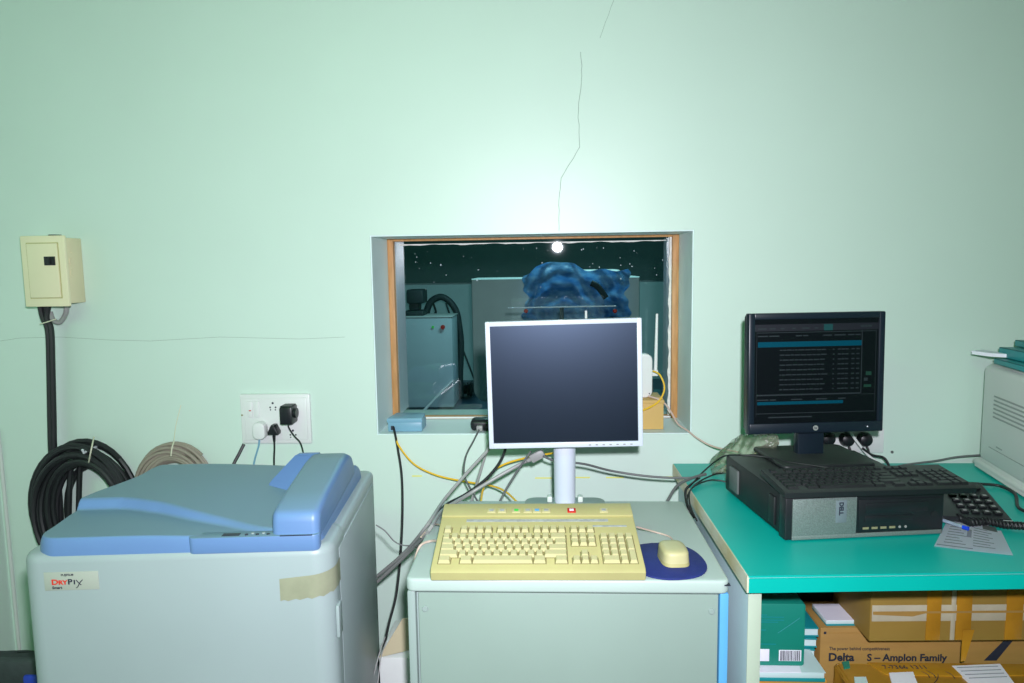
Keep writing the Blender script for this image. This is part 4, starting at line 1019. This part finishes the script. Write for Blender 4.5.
# stack of booklets behind the teal carton
for k in range(3):
    bb = thing('pale_booklet', ('lowest', 'middle', 'topmost')[k]+' pale blue booklet stacked behind the teal carton', 'booklet', (.52+.006*k, -.53, st_+.001+.0245*k-.0), (0, 0, R(-6+3*k)), 'booklets behind the teal carton')
    part('cover', MB().box(0, .13, 0, .18, 0, .004, .001).box(0, .13, 0, .18, .020, .0235, .001), 'folder', bb)
    part('pages', MB().box(.002, .128, .002, .178, .004, .020), 'booklet', bb)
# printed carton
DXF, DYF = .678, -.50
dz1 = onY(818, 628, DYF).z
dc = thing('printed_carton', 'brown carton printed with black lettering on the shelf below the desk', 'carton', (DXF, DYF, SHZ+.0005), (0, 0, R(1.0)))
dh = dz1-SHZ
part('carton', MB().box(0, .56, 0, .145, 0, dh, .003), 'carton', dc)
part('rule', MB().box(.02, .54, -.001, .001, dh-.014, dh-.0125), 'cartond', dc)
part('mark', MB().box(.008, .014, -.0012, .001, dh-.016, dh-.010), 'navyink', dc)
part('corner_stripe', MB().prism([(.405, dh-.085), (.435, dh-.085), (.475, dh-.028), (.475, dh-.004)], -.0012, .001, 'y'), 'navyink', dc)
def dq(px, py): q = onY(px, py, DYF); return q.x-DXF, q.z-SHZ
a = dq(829, 649); text('lettering', 'The power behind competitiveness', .0125, 'navyink', dc, (a[0], -.0013, a[1]-.003), bold=.0001, sx=.84)
a = dq(828, 660); text('lettering', 'Delta', .029, 'navyink', dc, (a[0], -.0013, a[1]-.002), bold=.0009)
a = dq(867, 660); text('lettering', 'S \u2013 Amplon Family', .026, 'navyink', dc, (a[0], -.0013, a[1]-.003), bold=.0007, sx=1.0)
dtp = SHZ+.0005+dh
bo2 = thing('white_booklet', 'white booklet with a blue cover edge on the printed brown carton', 'booklet', (.695, -.492, dtp+.0005), (0, 0, R(2)))
part('cover', MB().box(0, .12, 0, .09, 0, .004, .001), 'folder', bo2)
part('pages', MB().box(0, .118, .002, .088, .004, .013, .001), 'booklet', bo2)
part('top_sheet', MB().box(.001, .117, .002, .088, .013, .0142), 'paper', bo2)
# taped carton on top, overhanging the front
UY = -.565
ua = onY(869, 642, UY); uz = dtp+.0185
tc_ = thing('taped_carton', 'old carton bound with tape on top of the printed carton', 'carton', (ua.x, UY, dtp+.001), (0, 0, R(2)))
uh = .215
part('carton', MB().box(0, .50, 0, .20, 0, uh, .004), 'carton2', tc_)
zt = lambda py: onY(900, py, UY).z-dtp
part('tape_band', MB().box(.004, .496, -.0012, .001, zt(622), zt(606), .0003), 'cleartape', tc_, label='wide clear tape band')
part('flap_edge', MB().prism([(.006, zt(615)), (.10, zt(617)), (.13, zt(614)), (.49, zt(614)), (.49, zt(612)), (.006, zt(612))], -.0024, 0, 'y'), 'cartond', tc_)
for xx, w_, m_ in ((935, .034, 'btape'), (966, .036, 'btape'), (1018, .04, 'btape'), (955, .010, 'cleartape')):
    x_ = onY(xx, 610, UY).x-ua.x
    part('tape_strip', MB().box(x_-w_/2, x_+w_/2, -.002, .001, .004, uh-.002, .0003), m_, tc_, label='shiny brown tape strip' if m_ == 'btape' else None)
x_ = onY(968, 645, UY).x-ua.x
part('loose_tape', MB().prism([(x_-.012, .03), (x_+.016, .03), (x_-.002, -.048), (x_-.012, -.05)], -.004, -.0028, 'y'), 'btape', tc_, label='loose brown tape end')
# front parcel
PT = .428
pl_ = onZ(833, 661, PT); pf_ = onZ(851, 684, PT)
pk = thing('wrapped_parcel', 'amber wrapped parcel with white labels in front of the printed carton', 'parcel', (pl_.x, pl_.y-.004, SHZ+.0005))
def pgrid():
    b = MB(); b.box(0, .50, -.20, 0, 0, PT-SHZ, .010, 3)
    bmesh.ops.subdivide_edges(b.bm, edges=b.bm.edges[:], cuts=3, use_grid_fill=True)
    for v in b.bm.verts: v.co += Vector((random.uniform(-1, 1), random.uniform(-.6, .2), random.uniform(-1, .3)))*.003
    return b
part('wrap', pgrid(), 'parcel', pk)
part('top_fold', MB().prism([(.08, -.005), (.46, -.004), (.44, -.05), (.30, -.06), (.10, -.055)], PT-SHZ-.001, PT-SHZ+.003, 'z', bev=.001), 'btape', pk)
def kq(px, py): q = onZ(px, py, PT+.004); return q.x-pl_.x, q.y-pl_.y+.004
for (p, m_) in ((((889, 673), (913, 672), (920, 690), (894, 691)), 'paper'), (((952, 666), (1000, 664), (1014, 683), (973, 686)), 'paper'), (((854, 677), (866, 677), (870, 690), (856, 690)), 'booklet'), (((842, 662), (849, 661), (850, 667), (844, 668)), 'tealbox')):
    part('label', MB().prism([kq(*q) for q in p], PT-SHZ-.001, PT-SHZ+.0042, 'z'), m_, pk)
for k in range(4):
    a = kq(957+4*k, 668+3.5*k); b_ = kq(998+3*k, 666.5+3.5*k)
    part('label_print', MB().prism([(a[0], a[1]-.0012), (b_[0], b_[1]-.0012), (b_[0], b_[1]+.0012), (a[0], a[1]+.0012)], PT-SHZ+.004, PT-SHZ+.0047, 'z'), 'ink', pk)
a = kq(884, 668.5); text('handwriting', '7-7366 1311', .021, 'navyink', pk, (a[0], a[1], PT-SHZ+.0034), rot=(0, 0, R(1)), sx=1.0)
for (p) in (((921, 671), (930, 677)), ((926, 670), (936, 677)), ((938, 673), (934, 683)), ((945, 671), (955, 678))):
    a = kq(*p[0]); b_ = kq(*p[1]); part('pen_stroke', MB().tube([(a[0], a[1], PT-SHZ+.0022), ((a[0]+b_[0])/2+.004, (a[1]+b_[1])/2, PT-SHZ+.0028), (b_[0], b_[1], PT-SHZ+.0022)], .001, 5), 'navyink', pk)

# ================================================================== BAG AT LOWER LEFT
bgx = thing('holdall_bag', 'black fabric bag with a blue patch at the lower left corner', 'bag', (-1.62, -.42, 0))
bb = MB()
bb.box(-.17, .17, -.12, .16, 0, .30, .05, 4)
bmesh.ops.subdivide_edges(bb.bm, edges=bb.bm.edges[:], cuts=2, use_grid_fill=True)
for v in bb.bm.verts: v.co += Vector((random.uniform(-1, 1), random.uniform(-1, 1), random.uniform(-1, 1)))*.006*(v.co.z > .02)
part('body', bb, 'bagblk', bgx)
part('strap', MB().tube([(-.16, -.10, .29), (-.05, -.12, .325), (.08, -.12, .33), (.16, -.10, .30)], .012, 8), 'rubber', bgx)
q = onY(27, 680, -.55); part('patch', MB().box(q.x+1.62-.01, q.x+1.62+.05, -.135, -.10, q.z-.05, q.z+.014, .008), 'bagblue', bgx, label='bright blue patch')
q = onY(14, 662, -.55); part('side_pocket', MB().box(q.x+1.62-.12, q.x+1.62+.07, -.128, -.10, q.z-.07, q.z, .010), 'bagblk', bgx, label='grey side pocket')
